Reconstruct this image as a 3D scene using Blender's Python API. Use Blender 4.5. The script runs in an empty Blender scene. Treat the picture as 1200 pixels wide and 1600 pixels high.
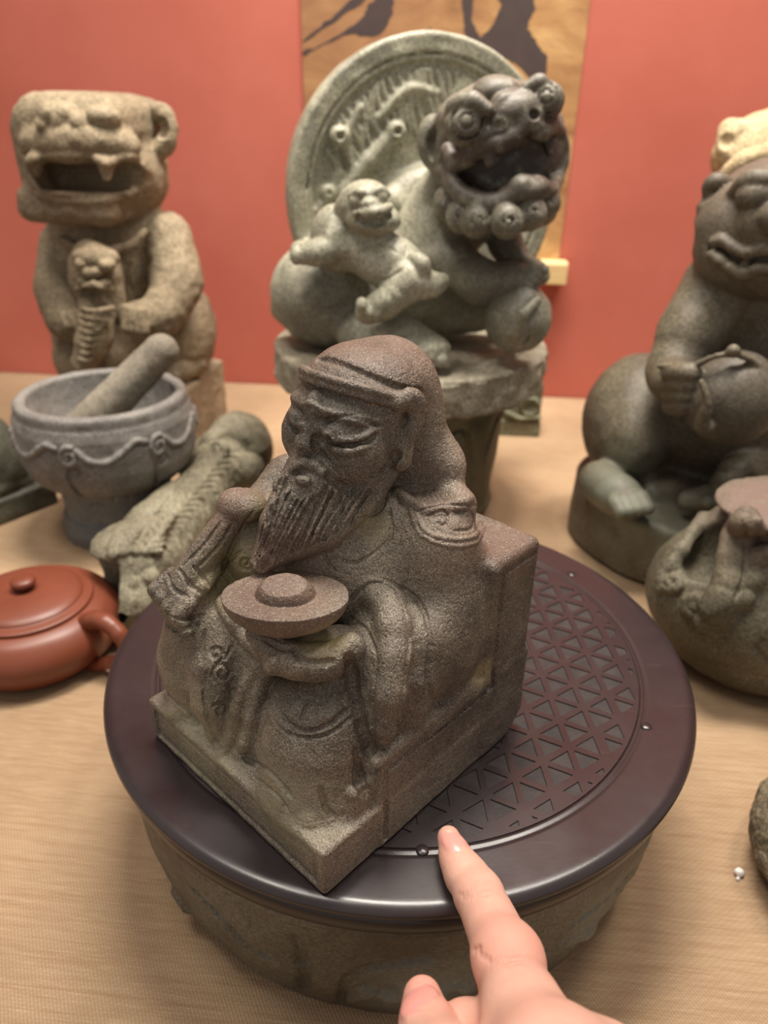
import bpy, math
import numpy as np
from math import radians, sin, cos, pi

# ------------------------------------------------------------------ camera
SC = bpy.context.scene
F_PX, PITCH, ROLL = 1150.0, 28.0, 1.0
CAM_AT = np.array((0.0, 0.0, 0.317))
cd = bpy.data.cameras.new('camera')
cam = bpy.data.objects.new('camera', cd)
SC.collection.objects.link(cam)
cd.sensor_fit = 'VERTICAL'; cd.sensor_height = 34.6
cd.lens = F_PX / 1600.0 * 34.6
cd.clip_start = 0.005
cam.location = CAM_AT
cam.rotation_mode = 'QUATERNION'
from mathutils import Quaternion, Vector, Matrix
cam.rotation_quaternion = Quaternion((1, 0, 0), radians(90 - PITCH)) @ Quaternion((0, 0, 1), radians(ROLL))
cd.dof.use_dof = True
cd.dof.focus_distance = 0.25
cd.dof.aperture_fstop = cd.lens / 2.5
SC.camera = cam

# ------------------------------------------------------------------ light, world, exposure
SC.view_settings.view_transform = 'Standard'
SC.view_settings.look = 'None'
SC.view_settings.exposure = 0.0
SC.view_settings.gamma = 1.0
SC.view_settings.use_curve_mapping = False
W = bpy.data.worlds.new('world'); SC.world = W; W.use_nodes = True
W.node_tree.nodes['Background'].inputs[0].default_value = (1.0, 0.94, 0.88, 1)
W.node_tree.nodes['Background'].inputs[1].default_value = 0.46


def area(name, loc, target, sx, sy, watts, col, spread=180):
    l = bpy.data.lights.new(name, 'AREA'); l.shape = 'RECTANGLE'; l.size = sx; l.size_y = sy
    l.energy = watts; l.color = col; l.spread = radians(spread)
    o = bpy.data.objects.new(name, l); SC.collection.objects.link(o)
    o.location = loc
    o.rotation_euler = (Vector(target) - Vector(loc)).to_track_quat('-Z', 'Y').to_euler()
    o['kind'] = 'helper'
    return o


area('ceiling_lamp', (0.05, 0.60, 1.45), (0.03, 0.70, 0), 0.50, 0.25, 7.4, (1, 0.92, 0.82), 78)
area('ceiling_lamp', (-0.45, 0.25, 1.50), (-0.15, 0.60, 0), 0.40, 0.30, 2.8, (1, 0.92, 0.82), 90)
area('ceiling_lamp', (0.55, 0.50, 1.50), (0.30, 0.95, 0.25), 0.3, 0.2, 6.4, (1, 0.92, 0.82), 110)

# ------------------------------------------------------------------ object helpers


def empty(name, loc=(0, 0, 0), rz=0.0, label=None, cat=None, group=None):
    o = bpy.data.objects.new(name, None); SC.collection.objects.link(o)
    o.location = loc; o.rotation_euler = (0, 0, rz); o.empty_display_size = 0.02
    if label: o['label'] = label
    if cat: o['category'] = cat
    if group: o['group'] = group
    return o


def mesh_obj(name, verts, faces, mat, parent=None, normals=None, smooth=True, label=None):
    me = bpy.data.meshes.new(name)
    verts = np.asarray(verts, np.float32)
    if isinstance(faces, np.ndarray):
        n = len(faces); k = faces.shape[1]
        me.vertices.add(len(verts)); me.vertices.foreach_set('co', verts.ravel())
        me.loops.add(n * k); me.loops.foreach_set('vertex_index', faces.astype(np.int32).ravel())
        me.polygons.add(n); me.polygons.foreach_set('loop_start', np.arange(0, n * k, k, dtype=np.int32))
        me.update(calc_edges=True)
    else:
        me.from_pydata([tuple(v) for v in verts], [], faces); me.update()
    me.polygons.foreach_set('use_smooth', np.full(len(me.polygons), smooth))
    if normals is not None:
        me.normals_split_custom_set_from_vertices(normals.astype(np.float32))
    me.materials.append(mat)
    o = bpy.data.objects.new(name, me); SC.collection.objects.link(o)
    if parent: o.parent = parent
    if label: o['label'] = label
    return o


def lathe(prof, seg=96, close=False):
    """profile [(r, z)] in metres turned about z."""
    prof = np.asarray(prof, float); n = len(prof)
    a = np.linspace(0, 2 * pi, seg, endpoint=False)
    v = np.stack([prof[None, :, 0] * np.cos(a)[:, None], prof[None, :, 0] * np.sin(a)[:, None],
                  np.broadcast_to(prof[None, :, 1], (seg, n))], -1).reshape(-1, 3)
    i = np.arange(seg)[:, None]; j = np.arange(n - 1)[None, :]; i2 = (i + 1) % seg
    f = np.stack([i * n + j, i2 * n + j, i2 * n + j + 1, i * n + j + 1], -1).reshape(-1, 4)
    return v, f


# ------------------------------------------------------------------ sculpting in a distance field (millimetres)
class Frame:
    """local millimetre frame of one sculpture: origin on the table, yaw about z."""
    def __init__(s, origin, yaw_deg):
        y = radians(yaw_deg); s.o = np.array(origin, float); s.yaw = y
        s.M = np.array(((cos(y), sin(y), 0), (-sin(y), cos(y), 0), (0, 0, 1)))
        s.c = s.M @ (CAM_AT - s.o) * 1000
    def ray(s, px, py):
        r = radians(ROLL); p = radians(PITCH)
        fw = np.array((0, cos(p), -sin(p))); up = np.array((0, sin(p), cos(p))); rt = np.array((1.0, 0, 0))
        rt2 = cos(r) * rt + sin(r) * up; up2 = -sin(r) * rt + cos(r) * up
        d = rt2 * (px - 600) / F_PX - up2 * (py - 800) / F_PX + fw
        return s.M @ d
    def at(s, px, py, x=None, y=None, z=None):  # image pixel to local point, along its camera ray onto a given plane
        d = s.ray(px, py)
        ax, v = (0, x) if x is not None else (1, y) if y is not None else (2, z)
        return s.c + d * (v - s.c[ax]) / d[ax]
    def world(s, p): return s.o + (np.asarray(p) / 1000) @ s.M


def rotm(rx=0, ry=0, rz=0):
    a, b, c = radians(rx), radians(ry), radians(rz)
    X = np.array(((1, 0, 0), (0, cos(a), -sin(a)), (0, sin(a), cos(a))))
    Y = np.array(((cos(b), 0, sin(b)), (0, 1, 0), (-sin(b), 0, cos(b))))
    Z = np.array(((cos(c), -sin(c), 0), (sin(c), cos(c), 0), (0, 0, 1)))
    return Z @ Y @ X


def smin(a, b, k):
    if k <= 0: return np.minimum(a, b)
    h = np.maximum(k - np.abs(a - b), 0) / k
    return np.minimum(a, b) - h * h * (k / 4)


def spline(pts, n=6):
    """Catmull-Rom resampling of a polyline (any dimension)."""
    P = np.asarray(pts, float)
    if len(P) < 3: return P
    Q = np.vstack([2 * P[0] - P[1], P, 2 * P[-1] - P[-2]]); out = []
    for i in range(1, len(Q) - 2):
        for t in np.linspace(0, 1, n, endpoint=False):
            a, b, c, d = Q[i - 1:i + 3]
            out.append(0.5 * (2 * b + (c - a) * t + (2 * a - 5 * b + 4 * c - d) * t * t + (3 * b - a - 3 * c + d) * t ** 3))
    out.append(P[-1]); return np.array(out)


class Vol:
    def __init__(s, lo, hi, h, frame=None):
        s.lo = np.array(lo, float); s.h = float(h); s.f = frame
        s.n = np.ceil((np.array(hi, float) - s.lo) / h).astype(int) + 1
        s.d = np.full(s.n, 50.0, np.float32); s.l = np.zeros(s.n, np.uint8); s.names = {}
        s.lab = 0
    def label(s, name):
        if name not in s.names: s.names[name] = len(s.names)
        s.lab = s.names[name]; return s
    def _win(s, lo, hi):
        a = np.clip(np.floor((np.asarray(lo) - s.lo) / s.h).astype(int), 0, s.n)
        b = np.clip(np.ceil((np.asarray(hi) - s.lo) / s.h).astype(int) + 1, 0, s.n)
        if np.any(b <= a): return None, None
        g = [(s.lo[i] + s.h * np.arange(a[i], b[i])).astype(np.float32) for i in range(3)]
        return tuple(slice(a[i], b[i]) for i in range(3)), (g[0][:, None, None], g[1][None, :, None], g[2][None, None, :])
    def put(s, fn, lo, hi, k=0.0, cut=False, lab=True):
        m = k + 3 * s.h
        sl, g = s._win(np.asarray(lo, float) - m, np.asarray(hi, float) + m)
        if sl is None: return s
        v = fn(*g).astype(np.float32); d = s.d[sl]
        if cut:
            if lab is not True: s.l[sl][(-v) > d] = s.names.setdefault(lab, len(s.names))
            s.d[sl] = -smin(-d, v, k)
        else:
            if lab: s.l[sl][v < d] = s.lab
            s.d[sl] = smin(d, v, k)
        return s
    # --- primitives
    def ell(s, c, r, k=0.0, rot=None, cut=False, lab=True, clip=None):
        c = np.asarray(c, float); r = np.asarray(r if np.ndim(r) else (r, r, r), float)
        R = np.eye(3) if rot is None else (rotm(*rot) if np.ndim(rot) == 1 else rot)
        e = np.sqrt((R ** 2) @ (r ** 2))
        def fn(X, Y, Z):
            x, y, z = X - c[0], Y - c[1], Z - c[2]
            u = [(R[0, i] * x + R[1, i] * y + R[2, i] * z) / r[i] for i in range(3)]
            k0 = np.sqrt(u[0] ** 2 + u[1] ** 2 + u[2] ** 2)
            k1 = np.sqrt((u[0] / r[0]) ** 2 + (u[1] / r[1]) ** 2 + (u[2] / r[2]) ** 2) + 1e-9
            v = k0 * (k0 - 1) / k1
            if clip is not None:      # keep only the side of a plane (normal, offset)
                v = np.maximum(v, clip[0][0] * X + clip[0][1] * Y + clip[0][2] * Z - clip[1])
            return v
        return s.put(fn, c - e, c + e, k, cut, lab)
    def chain(s, pts, r, k=0.0, cut=False, lab=True, sp=0):
        P = np.asarray(pts, float); r = np.asarray(r if np.ndim(r) else [r] * len(P), float)
        if sp:
            Q = spline(np.c_[P, r], sp); P, r = Q[:, :3], np.maximum(Q[:, 3], 0.05)
        m = r.max()
        def fn(X, Y, Z):
            best = None
            for i in range(len(P) - 1):
                a = P[i]; ab = P[i + 1] - a; L = float(ab @ ab) + 1e-9
                x, y, z = X - a[0], Y - a[1], Z - a[2]
                t = np.clip((x * ab[0] + y * ab[1] + z * ab[2]) / L, 0, 1)
                v = np.sqrt((x - t * ab[0]) ** 2 + (y - t * ab[1]) ** 2 + (z - t * ab[2]) ** 2) - (r[i] + (r[i + 1] - r[i]) * t)
                best = v if best is None else np.minimum(best, v)
            return best
        if len(P) > 6 and k < 3 * m:      # long thin chains: work in short windows
            for i in range(0, len(P) - 1, 4):
                s.chain_raw(P[i:i + 5], r[i:i + 5], k, cut, lab)
            return s
        return s.put(fn, P.min(0) - m, P.max(0) + m, k, cut, lab)
    def chain_raw(s, P, r, k, cut, lab):
        return s.chain(P, r, k, cut, lab)
    def box(s, c, half, rnd=0.0, k=0.0, rot=None, cut=False, lab=True):
        c = np.asarray(c, float); hf = np.asarray(half, float)
        R = np.eye(3) if rot is None else (rotm(*rot) if np.ndim(rot) == 1 else rot)
        e = np.abs(R) @ hf
        def fn(X, Y, Z):
            x, y, z = X - c[0], Y - c[1], Z - c[2]
            q = [np.abs(R[0, i] * x + R[1, i] * y + R[2, i] * z) - (hf[i] - rnd) for i in range(3)]
            o = np.sqrt(np.maximum(q[0], 0) ** 2 + np.maximum(q[1], 0) ** 2 + np.maximum(q[2], 0) ** 2)
            return o + np.minimum(np.maximum(np.maximum(q[0], q[1]), q[2]), 0) - rnd
        return s.put(fn, c - e, c + e, k, cut, lab)
    def cyl(s, c, rad, hh, axis=(0, 0, 1), rnd=0.0, k=0.0, cut=False, lab=True, rad2=None):
        """round-edged cylinder or cone frustum (rad at -axis end, rad2 at +axis end)."""
        c = np.asarray(c, float); a = np.asarray(axis, float); a = a / np.linalg.norm(a)
        r2 = rad if rad2 is None else rad2; m = max(rad, r2)
        e = np.abs(a) * hh + np.sqrt(np.maximum(1 - a * a, 0)) * m
        def fn(X, Y, Z):
            x, y, z = X - c[0], Y - c[1], Z - c[2]
            w = x * a[0] + y * a[1] + z * a[2]
            q = np.sqrt(np.maximum(x * x + y * y + z * z - w * w, 0))
            rr = rad + (r2 - rad) * np.clip((w + hh) / (2 * hh), 0, 1)
            dx = q - rr + rnd; dy = np.abs(w) - hh + rnd
            return np.minimum(np.maximum(dx, dy), 0) + np.sqrt(np.maximum(dx, 0) ** 2 + np.maximum(dy, 0) ** 2) - rnd
        return s.put(fn, c - e, c + e, k, cut, lab)
    def torus(s, c, R, r, axis=(0, 0, 1), k=0.0, cut=False, lab=True):
        c = np.asarray(c, float); a = np.asarray(axis, float); a = a / np.linalg.norm(a)
        e = np.sqrt(np.maximum(1 - a * a, 0)) * R + r
        def fn(X, Y, Z):
            x, y, z = X - c[0], Y - c[1], Z - c[2]
            w = x * a[0] + y * a[1] + z * a[2]
            q = np.sqrt(np.maximum(x * x + y * y + z * z - w * w, 0)) - R
            return np.sqrt(q * q + w * w) - r
        return s.put(fn, c - e, c + e, k, cut, lab)
    # --- sampling
    def sample(s, p):
        q = (np.asarray(p, float) - s.lo) / s.h
        q = np.clip(q, 0, s.n - 1.001); i = q.astype(int); f = q - i
        out = 0
        for dx in (0, 1):
            for dy in (0, 1):
                for dz in (0, 1):
                    w = (f[:, 0] if dx else 1 - f[:, 0]) * (f[:, 1] if dy else 1 - f[:, 1]) * (f[:, 2] if dz else 1 - f[:, 2])
                    out = out + w * s.d[i[:, 0] + dx, i[:, 1] + dy, i[:, 2] + dz]
        return out
    def march(s, o, d, tmax):
        """first surface point along each ray (rows of o, d); rows that miss are dropped."""
        d = d / np.linalg.norm(d, axis=1, keepdims=True)
        hi = s.lo + s.h * (s.n - 1)
        out = []
        t = np.arange(0, tmax, s.h * 0.6)
        for oo, dd in zip(o, d):
            p = oo + t[:, None] * dd
            ok = np.all((p >= s.lo) & (p <= hi), 1)
            if not ok.any(): continue
            tt = t[ok]; v = s.sample(p[ok]); w = np.nonzero(v < 0)[0]
            if len(w): out.append(oo + tt[w[0]] * dd)
        return np.array(out)
    def snap(s, pts, direction, back=200):
        """drop points onto the surface along a direction."""
        P = np.asarray(pts, float); d = np.broadcast_to(np.asarray(direction, float), P.shape)
        dn = d / np.linalg.norm(d, axis=1, keepdims=True)
        return s.march(P - dn * back, dn, back * 2)
    def see(s, pix, n=5):
        """surface points met by camera rays through image pixels."""
        P = spline(np.asarray(pix, float), n) if n else np.asarray(pix, float)
        d = np.array([s.f.ray(x, y) for x, y in P])
        return s.march(np.broadcast_to(s.f.c, d.shape), d, 1600)
    def groove(s, P, r, k=None, taper=True, lab=True):
        if len(P) < 2: return s
        rr = np.full(len(P), float(r))
        if taper and len(P) > 3: rr[0] *= .5; rr[-1] *= .5
        return s.chain(P, rr, r * .6 if k is None else k, cut=True, lab=lab)
    def ridge(s, P, r, k=None, taper=True):
        if len(P) < 2: return s
        rr = np.full(len(P), float(r))
        if taper and len(P) > 3: rr[0] *= .5; rr[-1] *= .5
        return s.chain(P, rr, r * .8 if k is None else k)
    def rough(s, amp, scale, seed=0, lo=None, hi=None):
        """low relief: value noise added to the field."""
        rng = np.random.default_rng(seed)
        a = s.lo if lo is None else lo; b = s.lo + s.h * (s.n - 1) if hi is None else hi
        sl, g = s._win(a, b)
        if sl is None: return s
        sh = [x.size for x in g]
        c = [int(sh[i] * s.h / scale) + 3 for i in range(3)]
        v = rng.uniform(-1, 1, c).astype(np.float32)
        for ax in range(3):
            q = np.arange(sh[ax]) * s.h / scale; i = q.astype(int); f = (q - i).astype(np.float32); f = f * f * (3 - 2 * f)
            shp = [1, 1, 1]; shp[ax] = -1; f = f.reshape(shp)
            v = np.take(v, i, ax) * (1 - f) + np.take(v, i + 1, ax) * f
        s.d[sl] += amp * v
        return s
    # --- surface nets
    def mesh(s):
        d = s.d; ins = d < 0
        c = np.zeros(np.array(d.shape) - 1, np.uint8)
        for dx in (0, 1):
            for dy in (0, 1):
                for dz in (0, 1):
                    c += ins[dx:dx + c.shape[0], dy:dy + c.shape[1], dz:dz + c.shape[2]]
        act = (c > 0) & (c < 8)
        idx = np.argwhere(act); nv = len(idx)
        vid = np.full(act.shape, -1, np.int32); vid[act] = np.arange(nv)
        acc = np.zeros((nv, 3), np.float32); cnt = np.zeros(nv, np.float32)
        cor = {}
        for dx in (0, 1):
            for dy in (0, 1):
                for dz in (0, 1):
                    cor[dx, dy, dz] = d[idx[:, 0] + dx, idx[:, 1] + dy, idx[:, 2] + dz]
        for a in cor:
            for ax in range(3):
                if a[ax]: continue
                b = list(a); b[ax] = 1; b = tuple(b)
                va, vb = cor[a], cor[b]; x = (va < 0) != (vb < 0)
                t = va[x] / (va[x] - vb[x])
                p = np.tile(np.array(a, np.float32), (x.sum(), 1)); p[:, ax] += t
                acc[x] += p; cnt[x] += 1
        off = acc / cnt[:, None]
        V = s.lo + s.h * (idx + off)
        # normals from the corner values
        N = np.zeros((nv, 3), np.float32)
        for ax in range(3):
            o = [i for i in range(3) if i != ax]
            for a in cor:
                w = 1.0
                for q in o: w = w * (off[:, q] if a[q] else 1 - off[:, q])
                N[:, ax] += (w if a[ax] else -w) * cor[a]
        N /= np.linalg.norm(N, axis=1, keepdims=True) + 1e-9
        lab = s.l[tuple((idx + (off > .5)).T)]
        F = []
        for ax in range(3):
            o = [i for i in range(3) if i != ax]
            A = [slice(1, d.shape[i] - 1) for i in range(3)]; B = list(A)
            A[ax] = slice(0, d.shape[ax] - 1); B[ax] = slice(1, d.shape[ax])
            ia, ib = ins[tuple(A)], ins[tuple(B)]
            e = np.argwhere(ia != ib)
            if not len(e): continue
            flip = ~ia[tuple(e.T)]
            e = e.copy()
            for i in o: e[:, i] += 1
            def cell(d1, d2):
                q = e.copy(); q[:, o[0]] -= d1; q[:, o[1]] -= d2
                return vid[tuple(q.T)]
            q = np.stack([cell(1, 1), cell(0, 1), cell(0, 0), cell(1, 0)], 1)
            if ax == 1: flip = ~flip
            q[flip] = q[flip][:, ::-1]
            F.append(q)
        F = np.concatenate(F)
        return V, F, N, lab
    def build(s, root, mats, dec=None):
        """one object per label, children of root; mats: dict name -> material or one material."""
        V, F, N, lab = s.mesh(); V = V / 1000.0
        fl = np.median(lab[F], axis=1).astype(np.uint8) if len(s.names) > 1 else np.zeros(len(F), np.uint8)
        fl = lab[F[:, 0]] if len(s.names) > 1 else fl
        out = {}
        for name, li in s.names.items():
            f = F[fl == li]
            if len(f) < 8: continue
            u, inv = np.unique(f, return_inverse=True)
            m = mats[name] if isinstance(mats, dict) and name in mats else (mats['*'] if isinstance(mats, dict) else mats)
            out[name] = mesh_obj(name.split('#')[0], V[u], inv.reshape(-1, 4), m, root, N[u])
        return out


# ------------------------------------------------------------------ materials
class NT:
    def __init__(s, name):
        s.m = bpy.data.materials.new(name); s.m.use_nodes = True
        s.t = s.m.node_tree; s.b = s.t.nodes['Principled BSDF']
        s.co = s.t.nodes.new('ShaderNodeTexCoord').outputs['Object']
    def n(s, typ, ins=(), **kw):
        x = s.t.nodes.new(typ)
        for k, v in kw.items(): setattr(x, k, v)
        for k, v in dict(ins).items():
            if hasattr(v, 'links') or isinstance(v, bpy.types.NodeSocket): s.t.links.new(v, x.inputs[k])
            else: x.inputs[k].default_value = v
        return x
    def noise(s, scale, detail=3, rough=.55, dist=0, vec=None):
        return s.n('ShaderNodeTexNoise', {'Vector': vec or s.co, 'Scale': scale, 'Detail': detail, 'Roughness': rough, 'Distortion': dist}).outputs[0]
    def ramp(s, f, stops):
        r = s.n('ShaderNodeValToRGB', {0: f}); e = r.color_ramp.elements
        while len(e) < len(stops): e.new(.5)
        for q, (p, c) in zip(e, stops): q.position = p; q.color = (*c, 1) if len(c) == 3 else c
        return r.outputs[0]
    def rng(s, f, a, b, c=0., d=1.):
        return s.n('ShaderNodeMapRange', {0: f, 1: a, 2: b, 3: c, 4: d}).outputs[0]
    def math(s, op, a, b=0.0):
        return s.n('ShaderNodeMath', {0: a, 1: b}, operation=op).outputs[0]
    def mix(s, f, a, b, typ='MIX'):
        x = s.n('ShaderNodeMix', {0: f}, data_type='RGBA', blend_type=typ)
        for i, v in ((6, a), (7, b)):
            if isinstance(v, bpy.types.NodeSocket): s.t.links.new(v, x.inputs[i])
            else: x.inputs[i].default_value = (*v, 1) if len(v) == 3 else v
        return x.outputs[2]
    def ball(s, c, r, soft=.6):
        """1 inside a ball of object space, fading to 0 at its edge (a stain)."""
        d = s.n('ShaderNodeVectorMath', {0: s.co, 1: c}, operation='DISTANCE').outputs['Value']
        return s.rng(d, r * (1 - soft), r, 1, 0)
    def done(s, col, rough=.6, bump=None, bstr=.3, bdist=.001, spec=.5, **kw):
        for k, v in {'Base Color': col, 'Roughness': rough, 'Specular IOR Level': spec, **kw}.items():
            if isinstance(v, bpy.types.NodeSocket): s.t.links.new(v, s.b.inputs[k])
            else: s.b.inputs[k].default_value = (*v, 1) if isinstance(v, tuple) and len(v) == 3 and 'Radius' not in k else v
        if bump is not None:
            b = s.n('ShaderNodeBump', {'Height': bump, 'Strength': bstr, 'Distance': bdist})
            s.t.links.new(b.outputs[0], s.b.inputs['Normal'])
        return s.m


def srgb(r, g, b):
    f = lambda c: (c / 255 / 12.92) if c <= 10 else ((c / 255 + .055) / 1.055) ** 2.4
    return (f(r), f(g), f(b))


def stone(name, dark, mid, light, patch=22, grain=900, bump=.35, bdist=.0006, rough=.6, spec=.4, speck=.0, stains=(), pits=0., con=1.):
    """sandstone/greenstone: large tone patches, fine grain, optional stains (centre m, radius m, colour, strength)."""
    t = NT(name)
    big = t.noise(patch, 4, .6)
    col = t.ramp(big, [(.32, dark), (.5, mid), (.7, light)])
    g = t.noise(grain, 2, .6)
    col = t.mix(t.rng(g, .35, .65), t.mix(1.0, col, (1 - .38 * con,) * 3, 'MULTIPLY'), t.mix(1.0, col, (1 + .25 * con,) * 3, 'MULTIPLY'))
    for c, r, cc, st in stains:
        m = t.math('MULTIPLY', t.ball(c, r, .6), t.rng(t.noise(patch * 7, 3, .6), .15, .5, 0, st))
        col = t.mix(m, col, cc)
    if speck:
        v = t.n('ShaderNodeTexVoronoi', {'Vector': t.co, 'Scale': grain * 1.1})
        m = t.math('MULTIPLY', t.rng(v.outputs['Distance'], .18, .3, 1, 0), t.rng(t.noise(grain * .6, 1), .5, .62, 0, speck))
        col = t.mix(m, col, srgb(200, 185, 155))
    h = t.math('ADD', g, t.math('MULTIPLY', t.noise(grain * .25, 3), .6))
    if pits: h = t.math('SUBTRACT', h, t.rng(t.noise(grain * .45, 1, .4), .55, .75, 0, pits))
    return t.done(col, rough, h, bump, bdist, spec)



def slab(name, lo, hi, m, parent=None):
    x0, y0, z0 = lo; x1, y1, z1 = hi
    V = [(x, y, z) for x in (x0, x1) for y in (y0, y1) for z in (z0, z1)]
    F = [(0, 1, 3, 2), (4, 6, 7, 5), (0, 4, 5, 1), (2, 3, 7, 6), (0, 2, 6, 4), (1, 5, 7, 3)]
    return mesh_obj(name, V, F, m, parent, smooth=False)


WALL = Frame((0, 0.945, 0), -4.9)


def build_room():
    t = NT('red_wall')
    n = t.noise(900, 2); b = t.noise(5, 4)
    c = t.mix(t.rng(b, .3, .7), srgb(174, 92, 77), srgb(188, 106, 90))
    wallm = t.done(c, .85, t.math('ADD', n, t.math('MULTIPLY', t.noise(60, 3), 2)), .12, .0005, .3)
    w = WALL
    o = slab('wall_back', (-4, 0, -.75), (4, .1, 2.6), wallm); o.location = w.o; o.rotation_euler = (0, 0, w.yaw); o['kind'] = 'structure'
    t = NT('dark_floor'); fm = t.done(srgb(70, 55, 45), .7)
    o = slab('floor', (-4, -3.5, -.8), (4, 1.3, -.75), fm); o['kind'] = 'structure'
    # woven cloth: slubbed weft and a diagonal twill
    t = NT('linen_cloth')
    def mapped(rot, sc): return t.n('ShaderNodeMapping', {'Vector': t.co, 'Rotation': (0, 0, radians(rot)), 'Scale': sc}).outputs[0]
    slub = t.noise(1.0, 4, .6, vec=mapped(8, (22, 420, 20)))
    slub2 = t.noise(1.0, 3, .6, vec=mapped(8, (70, 1400, 20)))
    patch = t.noise(7, 4)
    c = t.mix(t.rng(patch, .35, .65), srgb(150, 127, 101), srgb(172, 148, 119))
    c = t.mix(t.rng(slub, .42, .72, 0, .5), c, srgb(132, 100, 70))
    c = t.mix(t.rng(slub2, .5, .75, 0, .45), c, srgb(206, 180, 146))
    w1 = t.n('ShaderNodeTexWave', {'Vector': mapped(-32, (1, 1, 1)), 'Scale': 230, 'Distortion': 1.0, 'Detail': 2, 'Detail Scale': 1.5}).outputs['Fac']
    w2 = t.n('ShaderNodeTexWave', {'Vector': mapped(52, (1, 1, 1)), 'Scale': 150, 'Distortion': 1.2, 'Detail': 2}).outputs['Fac']
    wv = t.math('MULTIPLY', w1, t.math('ADD', t.math('MULTIPLY', w2, .6), .4))
    c = t.mix(t.rng(wv, .1, .7, .3, 0), c, srgb(116, 86, 62))
    clothm = t.done(c, .9, wv, .35, .0005, .2)
    root = empty('display_table', tuple(w.o + np.array((0, 0, -.75))), w.yaw, 'long display table under a beige twill cloth in front of the red wall', 'table')
    t = NT('table_wood'); tw = t.done(srgb(90, 60, 40), .5)
    slab('table_body', (-2.2, -1.3, 0), (2.2, -.03, .745), tw, root)
    slab('tablecloth', (-2.23, -1.33, .745), (2.23, -.002, .75), clothm, root)


def build_scroll():
    w = WALL
    def on(px, py): return w.at(px, py, y=-3.0) / 1000
    tl = on(471, 0); tr = on(920, 0); bl = on(482, 420); br = on(874, 420)
    # sides run straight up the wall
    x0 = (tl[0] + bl[0]) / 2; x1 = (tr[0] + br[0]) / 2; z0, z1 = .17, .78
    root = empty('hanging_scroll', tuple(w.o + np.array((0, 0, z0))), w.yaw, 'golden-brown hanging paper scroll with dark ink strokes, behind the round disc', 'scroll')
    t = NT('gold_paper')
    mp = t.n('ShaderNodeMapping', {'Vector': t.co, 'Scale': (9, 9, 24)}).outputs[0]
    c = t.ramp(t.noise(1, 5, .65, .8, vec=mp), [(.3, srgb(132, 92, 58)), (.5, srgb(170, 128, 84)), (.7, srgb(200, 162, 110))])
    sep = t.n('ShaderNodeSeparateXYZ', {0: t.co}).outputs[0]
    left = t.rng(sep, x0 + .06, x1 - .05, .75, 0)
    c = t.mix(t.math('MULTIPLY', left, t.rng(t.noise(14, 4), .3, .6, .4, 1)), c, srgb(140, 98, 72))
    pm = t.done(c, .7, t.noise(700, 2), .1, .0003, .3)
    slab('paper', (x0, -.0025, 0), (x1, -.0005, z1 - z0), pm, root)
    t = NT('ink'); im = t.done(t.mix(t.noise(60, 3), srgb(52, 40, 38), srgb(74, 58, 54)), .7)
    rng = np.random.default_rng(2)
    for pts in ([(472, 82), (520, 60), (565, 28), (575, 8), (600, -8), (615, 0), (610, 28), (598, 50), (580, 58), (550, 54), (505, 70), (476, 88)],
                [(474, 66), (520, 36), (566, 4), (576, -10), (560, -10), (515, 30), (478, 58)],
                [(722, -20), (742, -20), (738, 30), (750, 60), (744, 66), (732, 62), (724, 40)],
                [(672, 42), (676, 56), (662, 60), (660, 54)],
                [(762, -30), (800, -34), (822, -30), (836, 8), (826, 40), (838, 66), (852, 84), (856, 104), (848, 136), (836, 132), (824, 118), (800, 96), (770, 84), (742, 72), (752, 58), (772, 34), (782, 6)]):
        P = spline(pts + pts[:1], 6)[:-1]
        P = P + rng.normal(0, 1.1, P.shape)
        Q = np.array([on(x, y) for x, y in P]); n = len(Q)
        V = [(q[0], -.0027, q[2] - z0) for q in Q] + [(q[0], -.0024, q[2] - z0) for q in Q]
        F = [tuple(range(n))[::-1]] + [(i, (i + 1) % n, n + (i + 1) % n, n + i) for i in range(n)]
        mesh_obj('ink_stroke', V, F, im, root, smooth=False)


def build_wall_block():
    w = WALL
    c = w.at(864, 425, y=-16.9)
    root = empty('wooden_wall_block', tuple(w.world(c)), w.yaw, 'small pale wooden block fixed to the red wall right of the round disc', 'block')
    t = NT('pale_wood')
    mp = t.n('ShaderNodeMapping', {'Vector': t.co, 'Scale': (30, 30, 300)}).outputs[0]
    m = t.done(t.mix(t.noise(1, 3, vec=mp), srgb(200, 168, 112), srgb(224, 198, 148)), .6)
    v = Vol((-20, -18, -18), (20, 18, 18), .8)
    v.label('block').box((0, 0, 0), (15.5, 13.6, 12.5), 1.2)
    v.box((0, -13.6, 11.5), (13, .8, .5), .2, cut=True)
    v.build(root, m)


build_room(); build_scroll(); build_wall_block()


# ================================================================== stone lions and beasts on the far side of the table
def curl3(c, u, w, r, turns, a0=0., n=16, shrink=.8):
    """flat spiral of points round c in the plane (u, w)."""
    c, u, w = (np.asarray(q, float) for q in (c, u, w))
    return np.array([c + r * (1 - t * shrink) * (cos(a0 + turns * 2 * pi * t) * u + sin(a0 + turns * 2 * pi * t) * w) for t in np.linspace(0, 1, n)])


GREEN = dict(dark=srgb(88, 84, 70), mid=srgb(118, 113, 96), light=srgb(146, 141, 120))


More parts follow.
